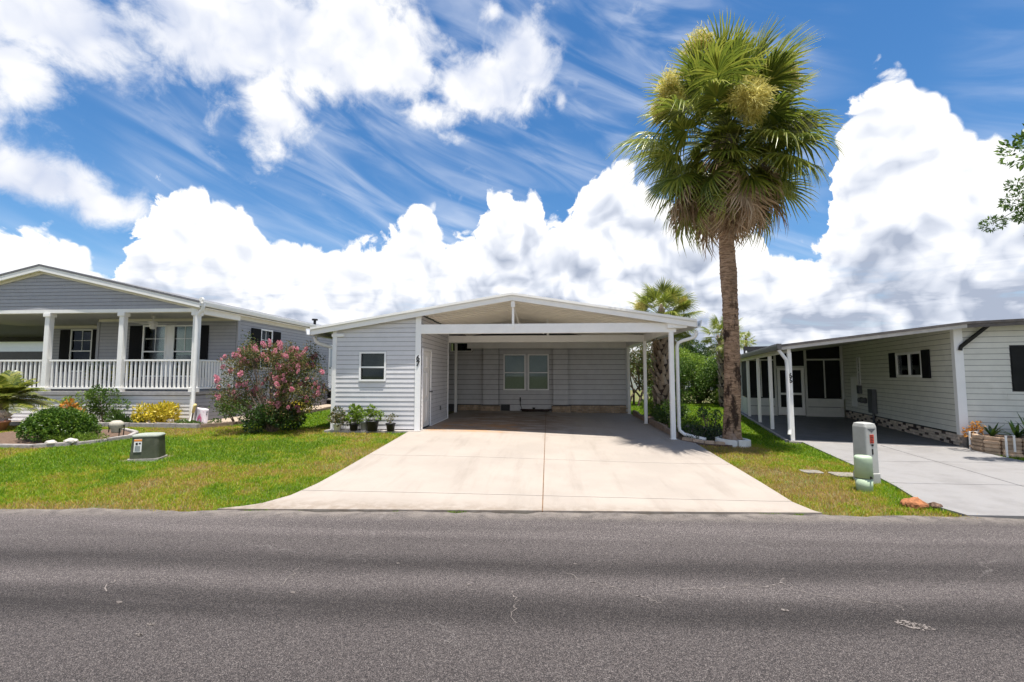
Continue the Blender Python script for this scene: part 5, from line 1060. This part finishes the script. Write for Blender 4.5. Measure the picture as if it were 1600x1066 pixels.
bush('bed_shrub', 'sunlit green shrub by the back carport post', 'shrub', (3.75, 17.2, .19), [((random.uniform(-.3, .4), random.uniform(-.3, .3), random.uniform(.1, .5)), (.22, .22, .2)) for _ in range(9)], 1600, .07, LG_BR)
# white painted ring round the palm foot
TR = thing('tree_ring', 'white painted concrete ring round the foot of the tall palm', 'edging', (4.22, 10.95, bz))
WR = mat('old_white_masonry_paint', (.74, .72, .66), .75, .1, 12., .4, 40., dirt=((.35, .3, .22), .5))
for k in range(5):
    a0 = -2.85 + k * 1.2566; n_ = 8; mb = MB(); lo = []; hi = []
    rs = lambda a, r_: (4.22 + r_ * math.cos(a) * 1.0, 10.95 + r_ * math.sin(a))
    A = [a0 + 1.17 * i / n_ for i in range(n_ + 1)]; ring = [rs(a, .37) for a in A] + [rs(a, .27) for a in A[::-1]]
    mb.prism([(x, y, g(x, y) - .04) for x, y in ring], [(x, y, g(x, y) + .115 + .012 * (k % 2)) for x, y in ring]); mb.build('ring_block', WR, TR, bevel=.008)
for p in ((3.5, 10.62), (3.62, 10.55)):
    pass
# kerbed island bed and long border at left
border('bed_kerb', 'curved concrete kerb of the island bed with the round shrub', [(-13.2, 9.3), (-12.2, 8.98), (-11.28, 8.88), (-10.5, 8.88), (-9.95, 9.15), (-9.62, 9.6), (-9.5, 10.0), (-9.8, 10.5), (-10.6, 11.0)], CONC_EDGE, .62, .06, .11, jit=.0)
flat('mulch_bed', [(-13.2, 9.3), (-12.2, 8.98), (-11.28, 8.88), (-10.5, 8.88), (-9.95, 9.15), (-9.62, 9.6), (-9.5, 10.0), (-9.8, 10.5), (-10.6, 11.0), (-12, 11.0), (-13.2, 10.6)], MULCH, .012)
border('border_kerb', 'long pale kerb of the flower border along the porch skirting', [(-16, 11.72), (-13.2, 11.72), (-10.3, 11.6), (-9.0, 11.5)], CONC_EDGE, .8, .1, .1, jit=0)
border('side_kerb', 'dark kerb curving back along the side wall of the porch house', [(-9.0, 11.55), (-8.55, 12.2), (-8.4, 13.6), (-8.5, 16), (-8.7, 19), (-8.9, 22)], TIMBER, .8, .1, .09, jit=0)
flat('mulch_bed', [(-16, 11.75), (-13.2, 11.75), (-10.3, 11.62), (-9.02, 11.55), (-8.57, 12.2), (-8.42, 13.6), (-8.52, 16), (-8.72, 19), (-8.9, 24), (-10.2, 24), (-10.2, 12.6), (-16, 12.6)], mat('pale_bed_gravel', (.36, .29, .22), .95, .4, 25., 1., 30.), .012)
def rock(name, label, loc, r_, m, cat='rock', flat_=.6):
    bm = bmesh.new(); bmesh.ops.create_icosphere(bm, subdivisions=3, radius=1)
    for v in bm.verts: k = 1 + .16 * math.sin(v.co.x * 4 + loc[0] * 7) * math.cos(v.co.y * 5 + loc[1]) + random.uniform(-.05, .05); v.co = Vector((v.co.x * r_[0] * k, v.co.y * r_[1] * k, v.co.z * r_[2] * k))
    me = bpy.data.meshes.new(name); bm.to_mesh(me); bm.free(); me.materials.append(m); o = bpy.data.objects.new(name, me); COL.objects.link(o); o.location = loc; return tag(o, label, cat)
rock('rock', 'left of the two white rocks on the island bed kerb', (-10.28, 9.0, g(-10.3, 9) + .07), (.11, .08, .055), ROCK); rock('rock', 'right of the two white rocks on the island bed kerb', (-10.0, 9.15, g(-10, 9.1) + .08), (.13, .08, .06), ROCK)
rock('dirt_mound', 'orange dirt mound in the grass by the neighbour driveway', (4.62, 6.3, g(4.6, 6.3) + .01), (.14, .10, .085), DIRT, 'mound')
rock('dirt_clod', 'small dark clod at the right end of the orange dirt mound', (4.84, 6.27, g(4.8, 6.3) + .01), (.07, .06, .045), MULCH, 'dirt')
# cream dome-shaped ornament on thin legs
O = thing('garden_ornament', 'cream dome-shaped bird ornament on thin dark legs in the island bed', 'ornament', (-9.72, 9.95, g(-9.7, 9.9)))
zb = g(-9.7, 9.9); MB().lathe([(.02, .40), (.08, .395), (.135, .36), (.155, .31), (.145, .26), (.115, .21), (.1, .16), (.092, .12)], (-9.78, 9.95, zb), 22, 1., .8).build('body', ORN, O, True)
for dx, dy in ((.10, -.03), (.15, .03), (-.155, -.03), (-.125, .03)):
    e = .02 if dx > 0 else .13; MB().tube([(-9.78 + dx * 1.05, 9.95 + dy, zb + .3), (-9.78 + dx + .012, 9.95 + dy, zb + .22), (-9.78 + dx, 9.95 + dy, zb + e)], [.014, .012, .01], 6).build('leg', BLK, O)
MB().box(-9.72, -9.55, 9.86, 10.05, zb, zb + .03).build('foot', BLK, O)
# terracotta pot with pale stones at far left
PT = thing('terracotta_pot', 'terracotta pot topped with pale flowers left of the round shrub', 'pot', (-13.75, 10.75, g(-13.7, 10.7))); zb = g(-13.7, 10.7)
MB().lathe([(.13, 0), (.2, .2), (.22, .2), (.22, .25), (.18, .25)], (-13.75, 10.75, zb), 16).build('pot', TERRA, PT, True); foliage('flowers', PT, [((-13.75, 10.75, zb + .36), (.2, .2, .12))], 350, .07, leafmat('pale_flower', [(.6, .5, .45), (.75, .65, .6), (.85, .8, .75)], .6, .3), .8)
# garden flag
FL = thing('garden_flag', 'small white garden flag with a pink figure at the porch corner', 'flag', (-9.3, 12.1, .25)); fz = .34
MB().tube([(-9.62, 12.12, .2), (-9.56, 12.1, .62), (-9.5, 12.1, .80), (-9.08, 12.05, .76)], .008, 6).build('stand', BLK, FL)
w7 = W((-9.53, 12.08), (1, -.1)); mb = MB(); V = []
for j in range(9):
    for i in range(9): a, b = i / 8, j / 8; V.append((-9.53 + .36 * a + .05 * (1 - b) * -.9, 12.07 - .03 * a + .02 * math.sin(a * 7 + b * 3), .34 + .42 * b - .05 * a))
fo = fast('cloth', V, [(j * 9 + i, j * 9 + i + 1, j * 9 + i + 10, j * 9 + i + 9) for j in range(8) for i in range(8)], mat('flag_cloth', (.74, .66, .68), .8, .06, 9.), FL)
sm = fo.modifiers.new('thick', 'SOLIDIFY'); sm.thickness = .003
PK = mat('flag_pink', (.70, .16, .30), .8, .2, 14.)
def print_poly(pts, m, nm_): mb = MB(); q = [(-9.53 + .36 * a - .045 * (1 - b), 12.062 - .03 * a + .02 * math.sin(a * 7 + b * 3), .34 + .42 * b - .05 * a) for a, b in pts]; mb.prism(q, [(x, y + .002, z) for x, y, z in q]); mb.f = [f[::-1] for f in mb.f]; mb.build(nm_, m, FL)
print_poly([(.12, .08), (.22, .08), (.28, .28), (.42, .34), (.50, .12), (.56, .12), (.54, .40), (.40, .52), (.22, .50), (.10, .34)], PK, 'pink_print'); print_poly([(.30, .48), (.38, .50), (.42, .60), (.34, .62)], PK, 'pink_print')
for b in (.62, .74): print_poly([(.80, b), (.90, b), (.88, b + .08), (.82, b + .09)], BLK, 'dark_print')
print_poly([(.2, .76), (.6, .76), (.6, .80), (.2, .80)], mat('flag_script', (.62, .40, .48), .8, .1), 'script_print')
TW = thing('garden_stake', 'yellow-topped garden stake leaning beside the porch downspout', 'stake', (-9.68, 12.15, .25)); MB().tube([(-9.74, 12.12, .22), (-9.68, 12.12, .62)], .02, 8).build('stake', BARK, TW); MB().tube([(-9.69, 12.12, .60), (-9.64, 12.12, .80), (-9.62, 12.12, .84)], [.03, .042, .03], 10).build('handle', mat('pale_yellow', (.7, .55, .22), .6, .1), TW, True)
# porch plants
for x, y, m_, lab in ((-14.2, 13.6, leafmat('porch_flower', [(.06, .12, .03), (.1, .2, .04), (.6, .15, .05)]), 'potted orange-flowered plant behind the porch rail'), (-13.2, 13.5, LG_YEL, 'yellow-leaved potted plant standing on the porch'), (-14.05, 14.1, LG_MID, 'green potted plant below the small porch window')):
    P_ = thing('porch_plant', lab, 'plant', (x, y, LZ), 'plants on the porch'); MB().lathe([(.09, 0), (.13, .2), (.14, .2), (.14, .24), (.1, .24)], (x, y, LZ), 14).build('pot', POTG, P_, True); foliage('foliage', P_, [((x, y, LZ + .5), (.22, .2, .25)), ((x + .1, y, LZ + .75), (.16, .15, .15))], 320, .11, m_, .4)
# potted plants by the shed
random.seed(4)
def potted(label, x, y, r_, h, m, blobs, lm, n, size, sq=False):
    z = .287; P_ = thing('potted_plant', label, 'potted plant', (x, y, z), 'potted plants along the shed')
    MB().lathe([(r_ * .74, 0), (r_ * .95, h * .88), (r_ * 1.07, h * .88), (r_ * 1.07, h), (r_ * .93, h), (r_ * .9, h * .86)], (x, y, z), 4 if sq else 18).build('pot', m, P_, not sq)
    MB().lathe([(.001, h * .84), (r_ * .9, h * .85)], (x, y, z), 14).build('soil', MULCH, P_)
    if blobs: foliage('foliage', P_, [((x + b[0], y + b[1], z + b[2]), (b[3],) * 3) for b in blobs], n, size, lm, .5, .5); stems(P_, (x, y, z + h * .8), [Vector((x + b[0], y + b[1], z + b[2])) for b in blobs], .007)
potted('bronze-leaved plant in a pale pot, leftmost of the row by the shed', -5.12, 11.12, .10, .17, POTW, [(-.12, 0, .30, .12), (.10, 0, .30, .12), (0, 0, .42, .13), (.05, -.05, .22, .1), (.2, 0, .2, .07)], LG_BRZ, 480, .065)
potted('tall lime-green plant in a small black pot by the shed', -4.70, 11.11, .11, .17, POTB, [(-.05, 0, .33, .12), (.06, 0, .44, .13), (.11, 0, .30, .11), (-.03, 0, .54, .09)], LG_BR, 420, .085)
potted('empty grey pot standing between the two larger black pots', -4.47, 11.19, .10, .21, POTG, [], None, 0, 0)
potted('wide black pot with lime-green sprigs below the shed window', -4.22, 11.07, .155, .25, POTB, [(-.12, 0, .38, .1), (.0, 0, .46, .1), (.13, 0, .36, .1), (-.05, 0, .54, .07), (.2, 0, .42, .06)], LG_BR, 300, .075)
potted('small black pot with sparse seedlings, rightmost of the row by the shed', -3.77, 11.08, .115, .19, POTB, [(-.11, 0, .27, .05), (.03, 0, .33, .07), (.1, 0, .34, .05), (-.03, 0, .26, .06)], LG_BRZ, 90, .05)
# ------------------------------------------------------------------ utility boxes
def rounded(x0, x1, y0, y1, r_, n=6):
    pts = []
    for cx, cy, a0 in ((x1 - r_, y0 + r_, -90), (x1 - r_, y1 - r_, 0), (x0 + r_, y1 - r_, 90), (x0 + r_, y0 + r_, 180)):
        for i in range(n + 1): a = R(a0 + 90 * i / n); pts.append((cx + r_ * math.cos(a), cy + r_ * math.sin(a)))
    return pts
tx, ty = -7.36, 8.16; tz = g(tx, ty)
TB = thing('transformer_box', 'squat dark green utility box with a warning label on the lawn', 'utility box', (tx, ty, tz - .03), rotz=R(20), world=False)
def loft(sections):
    mb = MB(); n = len(sections[0]); V = [p for s in sections for p in s]; mb.add(V, [(i * n + k, i * n + (k + 1) % n, (i + 1) * n + (k + 1) % n, (i + 1) * n + k) for i in range(len(sections) - 1) for k in range(n)] + [tuple(range(n))[::-1], tuple(range((len(sections) - 1) * n, len(sections) * n))]); return mb
def sect(h, grow, z, r_=.1, tilt=0): return [(x * .76, y * .76, z + tilt * y) for x, y in rounded(-.31 + h, .31 - h, -.25 + h * .7, .25 - h * .7, r_)]
loft([sect(0, 0, 0), sect(.0, 0, .03), sect(.03, 0, .42, .11), sect(.033, 0, .43, .11)]).build('body', XGREEN, TB)
loft([sect(.02, 0, .422, .11), sect(.02, 0, .442, .11), sect(.045, 0, .462, .1), sect(.12, 0, .47, .09)]).build('lid', mat('chalky_green_lid', (.30, .32, .27), .7, .15, 8.), TB)
loft([[(x, y, z) for x, y in rounded(-.25, .25, -.205, .205, .05)] for z in (-.02, .035)]).build('pad', CONC_EDGE, TB)
def lab(mb_pts, m, nm_, par): mb = MB(); x0, x1, y, z0, z1 = mb_pts; k = .022; mb.hexa([(x0, y + k * 0, z0), (x1, y, z0), (x1, y + .003, z0), (x0, y + .003, z0)], [(x0, y + (z1 - z0) * .047, z1), (x1, y + (z1 - z0) * .047, z1), (x1, y + (z1 - z0) * .047 + .003, z1), (x0, y + (z1 - z0) * .047 + .003, z1)]); return mb.build(nm_, m, par)
lb = lab((-.15, -.03, -.1945, .16, .39), PAPER, 'warning_label', TB); lab((-.15, -.03, -.1875, .35, .385), ORANGE, 'label_header', lb)
lab((-.125, -.09, -.1915, .285, .325), BLK, 'pictogram', lb); lab((-.075, -.045, -.1910, .300, .325), BLK, 'pictogram', lb)
for z in (.18, .2, .22, .24, .26): lab((-.135, -.05, -.1975 + (z - .16) * .047, z, z + .005), METERG, 'text_line', lb)
px_, py_ = 4.92, 7.62; pz = g(px_, py_)
PD = thing('utility_pedestal', 'tall grey fibreglass utility pedestal with a red label by the neighbour driveway', 'utility box', (px_, py_, pz - .03), rotz=R(-78), world=False)
def ps(w_, d_, z, ch=.02, tl=0): return [(x, y, z + tl * x) for x, y in rounded(-w_, w_, -d_, d_, ch, 3)]
loft([ps(.135, .115, 0), ps(.135, .115, .16), ps(.125, .105, .17), ps(.122, .102, .86, .025), ps(.112, .092, .91, .03), ps(.07, .06, .925, .03)]).build('cabinet', PEDG, PD)
fx = .1235
def pl(y0, y1, z0, z1, m, nm_, par, o=.0): return MB().box(fx - .004 + o, fx + .003 + o, y0, y1, z0, z1).build(nm_, m, par)
MB().add([(fx + .001, -.07, .84), (fx + .001, .07, .84), (fx + .001, .0, .78), (fx - .004, -.07, .84), (fx - .004, .07, .84), (fx - .004, .0, .78)], [(0, 1, 2), (3, 5, 4), (0, 3, 4, 1), (1, 4, 5, 2), (2, 5, 3, 0)]).build('vent_hood', METERG, PD)
rl = pl(-.035, .03, .62, .75, RED, 'red_label', PD, .002)
for z in (.63, .655, .68, .705, .73): MB().box(fx + .004, fx + .0065, -.028, .008 + .012 * (int(z * 1000) % 2), z, z + .01).build('label_text', BLK, rl)
MB().box(fx, fx + .004, -.012, .02, .575, .605).build('black_mark', BLK, PD); MB().box(fx, fx + .004, -.012, .012, .45, .535).build('black_mark', BLK, PD)
PG = thing('telecom_pedestal', 'short pale green round pedestal in front of the grey one', 'utility box', (4.52, 7.06, g(4.5, 7) - .03), rotz=R(20), world=False)
def cs(r_, z): return [(r_ * math.cos(6.28318 * k / 24), r_ * .9 * math.sin(6.28318 * k / 24), z) for k in range(24)]
loft([cs(.105, 0), cs(.112, .2)]).build('base', PEDGR, PG, True)
loft([cs(.118, .205), cs(.115, .47), cs(.112, .495), cs(.095, .508)]).build('cover', PEDGR, PG, True)
loft([cs(.1165, .198), cs(.1165, .207)]).build('seam_strap', BLK, PG)
MB().box(-.02, .005, -.118, -.10, .205, .235).build('latch', BLK, PG)
for x, y, s, lab_ in ((4.42, 8.2, .16, 'small concrete cover set in the grass between the driveways'), (4.88, 8.05, .22, 'concrete pad in the grass just left of the grey pedestal')):
    mb = MB(); pts = rounded(x - s, x + s, y - s * .7, y + s * .7, .05, 3); mb.prism([(a, b, g(a, b) - .04) for a, b in pts], [(a, b, g(a, b) + .004) for a, b in pts]); tag(mb.build('concrete_cover', mat('old_cover', (.22, .20, .175), .9, .3, 12.)), lab_, 'cover')
# ------------------------------------------------------------------ stone planter at the right house
PL = thing('stone_planter', 'curved tan block planter at the corner of the cream house', 'planter', (9.2, 10.5, .03)); random.seed(11)
path = [Vector((9.42, 11.08, 0)), Vector((9.18, 10.75, 0)), Vector((9.12, 10.45, 0)), Vector((9.22, 10.2, 0)), Vector((9.5, 10.08, 0)), Vector((10.1, 9.95, 0)), Vector((11.2, 9.66, 0)), Vector((12.2, 9.4, 0))]
for r_ in range(5):
    for a, b in zip(path[:-1], path[1:]):
        n_ = max(1, round((b - a).length / .24)); sh = .0 if r_ % 2 else .5
        for i in range(n_):
            p, q = a.lerp(b, (i) / n_), a.lerp(b, (i + .96) / n_); d = (q - p).normalized(); s = Vector((d.y, -d.x, 0)); o_ = random.uniform(.03, .07); z0 = .0 + r_ * .076; z1 = z0 + .07
            mb = MB(); qd = [p + s * o_, q + s * (o_ + random.uniform(-.015, .015)), q - s * .08, p - s * .08]; mb.hexa([(v.x, v.y, z0) for v in qd], [(v.x, v.y, z1) for v in qd]); mb.build('planter_block', BLOCK, PL, bevel=.012)
mb = MB(); poly = [(p.x, p.y) for p in path] + [(12.4, 10.05), (9.6, 11.0)]; mb.prism([(x, y, .0) for x, y in poly], [(x, y, .34) for x, y in poly]); mb.build('soil', MULCH, PL)
def strap(label, x, y, z, n, l, m=LG_DK):
    T = thing('strap_plant', label, 'plant', (x, y, z), 'strap-leaved plants in the stone planter'); V = []; F = []; Rn = []
    for k in range(n):
        a = k * 2.4; e = random.uniform(.5, 1.35); d = Vector((math.cos(a) * math.cos(e), math.sin(a) * math.cos(e), math.sin(e))); s = Vector((-math.sin(a), math.cos(a), 0)); L_ = l * random.uniform(.7, 1.15); i0 = len(V); r = random.random() * .8
        for t, w_ in ((0, .018), (.35, .028), (.7, .022), (1, .002)):
            c = Vector((x, y, z)) + d * L_ * t + Vector((0, 0, -.4 * L_ * t * t * math.cos(e))); V += [tuple(c - s * w_), tuple(c + Vector((0, 0, -.006))), tuple(c + s * w_)]; Rn += [r] * 3
        for j in range(3): q = i0 + j * 3; F += [(q, q + 1, q + 4), (q, q + 4, q + 3), (q + 1, q + 2, q + 5), (q + 1, q + 5, q + 4)]
    fast('leaves', V, F, m, T, Rn)
for i, (x, y, n, l, lb_) in enumerate([(9.42, 10.62, 12, .36, 'small strap-leaved plant at the left end of the planter'), (9.75, 10.45, 22, .40, 'low spreading strap-leaved plant left of the tall one'), (9.98, 10.40, 14, .62, 'tallest strap-leaved plant in the planter'), (10.3, 10.3, 26, .42, 'leafy strap plant right of the tall one'), (10.75, 10.15, 26, .42, 'strap-leaved plant near the right picture edge'), (11.2, 10.0, 20, .4, 'strap-leaved plant at the right end of the planter')]): strap(lb_, x, y, .34, n, l)
for p0, h_, lb_ in (((9.20, 10.92), .42, 'white bent pipe frame at the planter corner by the brick skirting'), ((9.16, 10.08), .44, 'white bent pipe frame over the front of the planter')):
    q = thing('pipe_frame', lb_, 'pipe', (*p0, .03)); x, y = p0; MB().tube([(x - .05, y - .1, .02), (x - .05, y - .1, h_), (x + .12, y - .08, h_), (x + .12, y - .08, .12)], .018, 8).build('pipe', WHITE, q)
bush('corner_flower', 'small dry orange-yellow plant at the cream house corner', 'plant', (9.32, 10.98, .3), [((random.uniform(-.1, .1), random.uniform(-.1, .1), random.uniform(.05, .25)), (.1, .1, .1)) for _ in range(5)], 260, .06, MT['leaf_orange'])
# ------------------------------------------------------------------ tree at the right edge, its boughs reaching into view
random.seed(17); tb = (12.6, 8.9, 0.0); T = thing('shade_tree', 'leafy boughs of a tree reaching in at the right picture edge', 'tree', tb)
bl = []
for _ in range(46):
    d = Vector((random.gauss(0, 1), random.gauss(0, 1), random.gauss(0, .6))).normalized() * random.uniform(.5, 1); bl.append(((12.2 + d.x * 2.5, 9.2 + d.y * 2.2, 6.1 + d.z * 1.6), (.5, .5, .35)))
bl += [((random.uniform(9.75, 11.2), random.uniform(8.2, 9.5), random.uniform(4.9, 6.3)), (.42, .42, .25)) for _ in range(16)]
reach = [(9.2, 9.0, 5.75), (8.95, 9.0, 5.55), (8.8, 9.05, 5.3), (9.1, 9.1, 5.2), (9.35, 9.0, 5.4), (8.65, 9.0, 5.0), (9.05, 9.0, 4.85), (9.3, 9.1, 5.0), (8.9, 9.05, 4.65), (9.25, 9.0, 4.5), (9.5, 9.1, 4.7), (9.6, 9.0, 5.2), (8.5, 9.0, 5.62), (8.42, 9.0, 5.28), (9.0, 9.0, 4.3), (9.9, 9.3, 5.5), (9.8, 9.6, 5), (10.1, 9.9, 5.4), (9.4, 9.9, 5.3), (9.0, 10.1, 5.2)]
small = [((p[0] + .28, p[1], p[2] - .42), (random.uniform(.13, .24), .22, random.uniform(.08, .15))) for p in reach]
foliage('crown', T, bl, 15000, .13, LG_MID, .4, .2); foliage('reaching_leaves', T, small, 4600, .075, LG_MID, .33, -.2, -.1)
hub = Vector((12.6, 8.9, 3.2)); MB().tube([(12.6, 8.9, -.05), (12.62, 8.9, 1.5), hub], [.26, .2, .17], 12).build('trunk', BARK, T)
for b in bl[:12]: t = Vector(b[0]); MB().tube([hub, hub.lerp(t, .5) + Vector((0, 0, .3)), t], [.1, .06, .02], 6).build('limb', BARK, T)
for p in reach: t = Vector((p[0] + .28, p[1], p[2] - .42)); f = Vector((10.8, 9.2, 5.6)); MB().tube([f, f.lerp(t, .5) + Vector((0, 0, .15)), t], [.02, .012, .005], 5).build('twig', BARK, T)
MB().tube([hub, (11.7, 9.1, 4.8), (10.8, 9.2, 5.6)], [.12, .07, .03], 8).build('limb', BARK, T)
# ------------------------------------------------------------------ grass
def inpoly(x, y, poly):
    c = np.zeros(len(x), bool); p = np.array(poly); j = len(p) - 1
    for i in range(len(p)):
        xi, yi, xj, yj = *p[i], *p[j]; c ^= ((yi > y) != (yj > y)) & (x < (xj - xi) * (y - yi) / (yj - yi + 1e-9) + xi); j = i
    return c
islandbed = [(-13.2, 9.3), (-12.2, 8.98), (-11.28, 8.88), (-10.5, 8.88), (-9.95, 9.15), (-9.62, 9.6), (-9.5, 10.0), (-9.8, 10.5), (-10.6, 11.0), (-12, 11.0), (-13.2, 10.6)]
leftbed = [(-30, 11.7), (-13.2, 11.7), (-10.3, 11.58), (-9.0, 11.5), (-8.5, 12.2), (-8.38, 13.6), (-8.46, 16), (-8.66, 19), (-8.8, 40), (-30, 40)]
def lawn_ok(x, y):
    ok = y > edge_y(x) - .03 + .06 * np.sin(x * 5) * np.sin(x * 1.7) + rng.exponential(.022, len(x)) - .02
    dlx = np.interp(y, [5.3, 5.52, 5.6, 5.75, 6.1, 6.7, 8, 30], [-4.4, -4.05, -3.85, -3.62, -3.43, -3.34, -3.33, -3.33]); drx = np.interp(y, [5.7, 5.95, 6.3, 7.2, 10.9, 11.6, 30], [3.42, 3.22, 3.15, 3.2, 3.34, 3.10, 3.12]); jl = .05 * np.sin(y * 9) * np.sin(y * 2.3) + .03 + rng.exponential(.03, len(x))
    ok &= ~((x > dlx + jl * .5) & (x < drx - jl * .5) & (y < 30)); nlx = np.interp(y, [5.7, 5.95, 6.45, 7.3, 8.45, 11.8], [5.05, 4.9, 4.82, 5.11, 5.42, 6.14]); nrx = np.interp(y, [5.7, 6.4, 10, 11.6], [8.9, 8.7, 9.0, 9.25])
    ok &= ~((x > nlx - .01 + rng.exponential(.035, len(x))) & (x < nrx) & (y < 11.9)); q = (x - RO.x) * RU.x + (y - RO.y) * RU.y; v = (x - RO.x) * RV.x + (y - RO.y) * RV.y
    ok &= ~((q > -.22) & (v > -.3)); ok &= ~((x > -5.45) & (x < -3.0) & (y > 11.0)); ok &= ~((x > -6.0) & (x < 3.1) & (y > 14))
    ok &= ~inpoly(x, y, islandbed) & ~inpoly(x, y, leftbed) & ~inpoly(x, y, bed) & ~inpoly(x, y, poly); ok &= ~((np.abs(x - tx) < .34) & (np.abs(y - ty) < .28)); ok &= (x - 4.22) ** 2 + (y - 10.95) ** 2 > .14
    return ok
def vnoise(x, y, s, seed):
    r_ = np.random.default_rng(seed); T_ = r_.random((64, 64)); a, b = x * s, y * s; i, j = np.floor(a).astype(int), np.floor(b).astype(int); u, v = a - i, b - j; u = u * u * (3 - 2 * u); v = v * v * (3 - 2 * v); f = lambda p, q: T_[p % 64, q % 64]
    return (f(i, j) * (1 - u) + f(i + 1, j) * u) * (1 - v) + (f(i, j + 1) * (1 - u) + f(i + 1, j + 1) * u) * v
def grass(x0, x1, y0, y1, dens, hgt, wid, name_chunks):
    n = int((x1 - x0) * (y1 - y0) * dens); x = rng.uniform(x0, x1, n); y = rng.uniform(y0, y1, n); k = lawn_ok(x, y) & (np.abs(x) < y * 1.35 + 1.5); x, y = x[k], y[k]
    dry = .5 * vnoise(x, y, .55, 1) + .3 * vnoise(x, y, 1.7, 2) + .25 * vnoise(x, y, 5, 3); near = np.exp(-(y - edge_y(x)) / .28); dry = dry + .16 * near
    dry += .22 * np.exp(-((x + 3.9) / .8) ** 2 - ((y - 9.7) / 1.6) ** 2) + .3 * np.exp(-((x - 4.3) / .8) ** 2 - ((y - 10.2) / .7) ** 2) + .16 * np.exp(-((x + 7.4) / 2.2) ** 2 - ((y - 7.2) / .5) ** 2) + .12 * np.exp(-((x - 4.2) / .9) ** 2 - ((y - 7.4) / 1.2) ** 2) - .3 * (y > 12)
    keep = rng.random(len(x)) > np.clip((dry - .62) * 1.6, 0, .6); x, y, dry = x[keep], y[keep], dry[keep]
    name_chunks.append((x, y, dry, hgt, wid))
ch = []
grass(-9, -3.2, 5.2, 7.6, 5200, .052, .0065, ch); grass(3.0, 6, 5.6, 8.2, 5200, .052, .0065, ch); grass(-12, -3.2, 7.6, 9.8, 3300, .055, .008, ch); grass(3.0, 6.4, 8.2, 11, 3600, .055, .0075, ch)
grass(-16, -3.2, 9.8, 12, 2200, .055, .010, ch); grass(-9, -5, 12, 17, 1300, .06, .013, ch); grass(3.1, 8, 11, 16, 1600, .055, .011, ch); grass(3.1, 11, 16, 27, 600, .06, .018, ch); grass(-9, -5, 17, 24, 500, .06, .018, ch); grass(-14, -9, 5, 7.6, 2600, .055, .008, ch)
grass(8.8, 14, 6, 10.2, 900, .055, .010, ch)
n = 2600; x = rng.uniform(-3.7, 3.3, n); c_ = vnoise(x, 0 * x + 3.3, 1.9, 5) + .4 * vnoise(x, 0 * x, 6, 6); x = x[c_ > .82]; y = edge_y(x) + .01 + np.abs(rng.normal(0, .014, len(x))); ch.append((x, y, .45 + 0 * x, .045, .006))   # tufts in the joint of drive and road
VV = []; FF = []; RR = []; k = 0
for x, y, dry, hh, ww in ch:
    n = len(x); z = G(x, y) - .032; h_ = hh * rng.uniform(.55, 1.35, n) * (1 - .25 * np.clip(dry, 0, 1)); a = rng.uniform(0, 6.283, n); w_ = ww * rng.uniform(.7, 1.3, n); la = rng.uniform(0, 6.283, n); ln = h_ * rng.uniform(.2, 1.05, n)
    b = np.stack([x, y, z], -1); s = np.stack([np.cos(a) * w_ / 2, np.sin(a) * w_ / 2, 0 * a], -1); l = np.stack([np.cos(la) * ln, np.sin(la) * ln, 0 * a], -1); m1 = b + l * .35 + np.stack([0 * a, 0 * a, h_ * .65], -1); t = b + l + np.stack([0 * a, 0 * a, h_ * .95], -1)
    VV.append(np.stack([b - s, b + s, m1 + s * .8, m1 - s * .8, t], 1).reshape(-1, 3)); i0 = (np.arange(n) * 5 + k)[:, None]; FF.append(np.concatenate([i0 + [[0, 1, 2]], i0 + [[0, 2, 3]], i0 + [[3, 2, 4]]], 1).reshape(-1, 3)); k += n * 5
    r = np.clip(.04 + .44 * rng.random(n) ** 1.3 + np.clip(dry - .46, 0, 1) * 2.3 * rng.uniform(.3, 1.3, n), 0, 1); RR.append(np.repeat(r, 5))
GRM = leafmat('lawn_grass', [(.050, .140, .005), (.150, .290, .008), (.31, .38, .014), (.44, .30, .055), (.42, .27, .11)], .5, .42, .3)
go = fast('lawn_grass', np.concatenate(VV), np.concatenate(FF), GRM, None, np.concatenate(RR)); go['kind'] = 'stuff'; tag(go, 'patchy green and straw lawn grass on both sides of the driveway', 'grass')
print('grass tris', sum(len(f) for f in FF))
cy = scene.cycles; cy.use_adaptive_sampling = True; cy.adaptive_threshold = .015; cy.adaptive_min_samples = 24; cy.max_bounces = 8; cy.diffuse_bounces = 5; cy.glossy_bounces = 2; cy.transmission_bounces = 4; cy.transparent_max_bounces = 8
scene.render.resolution_x = 1024; scene.render.resolution_y = 682
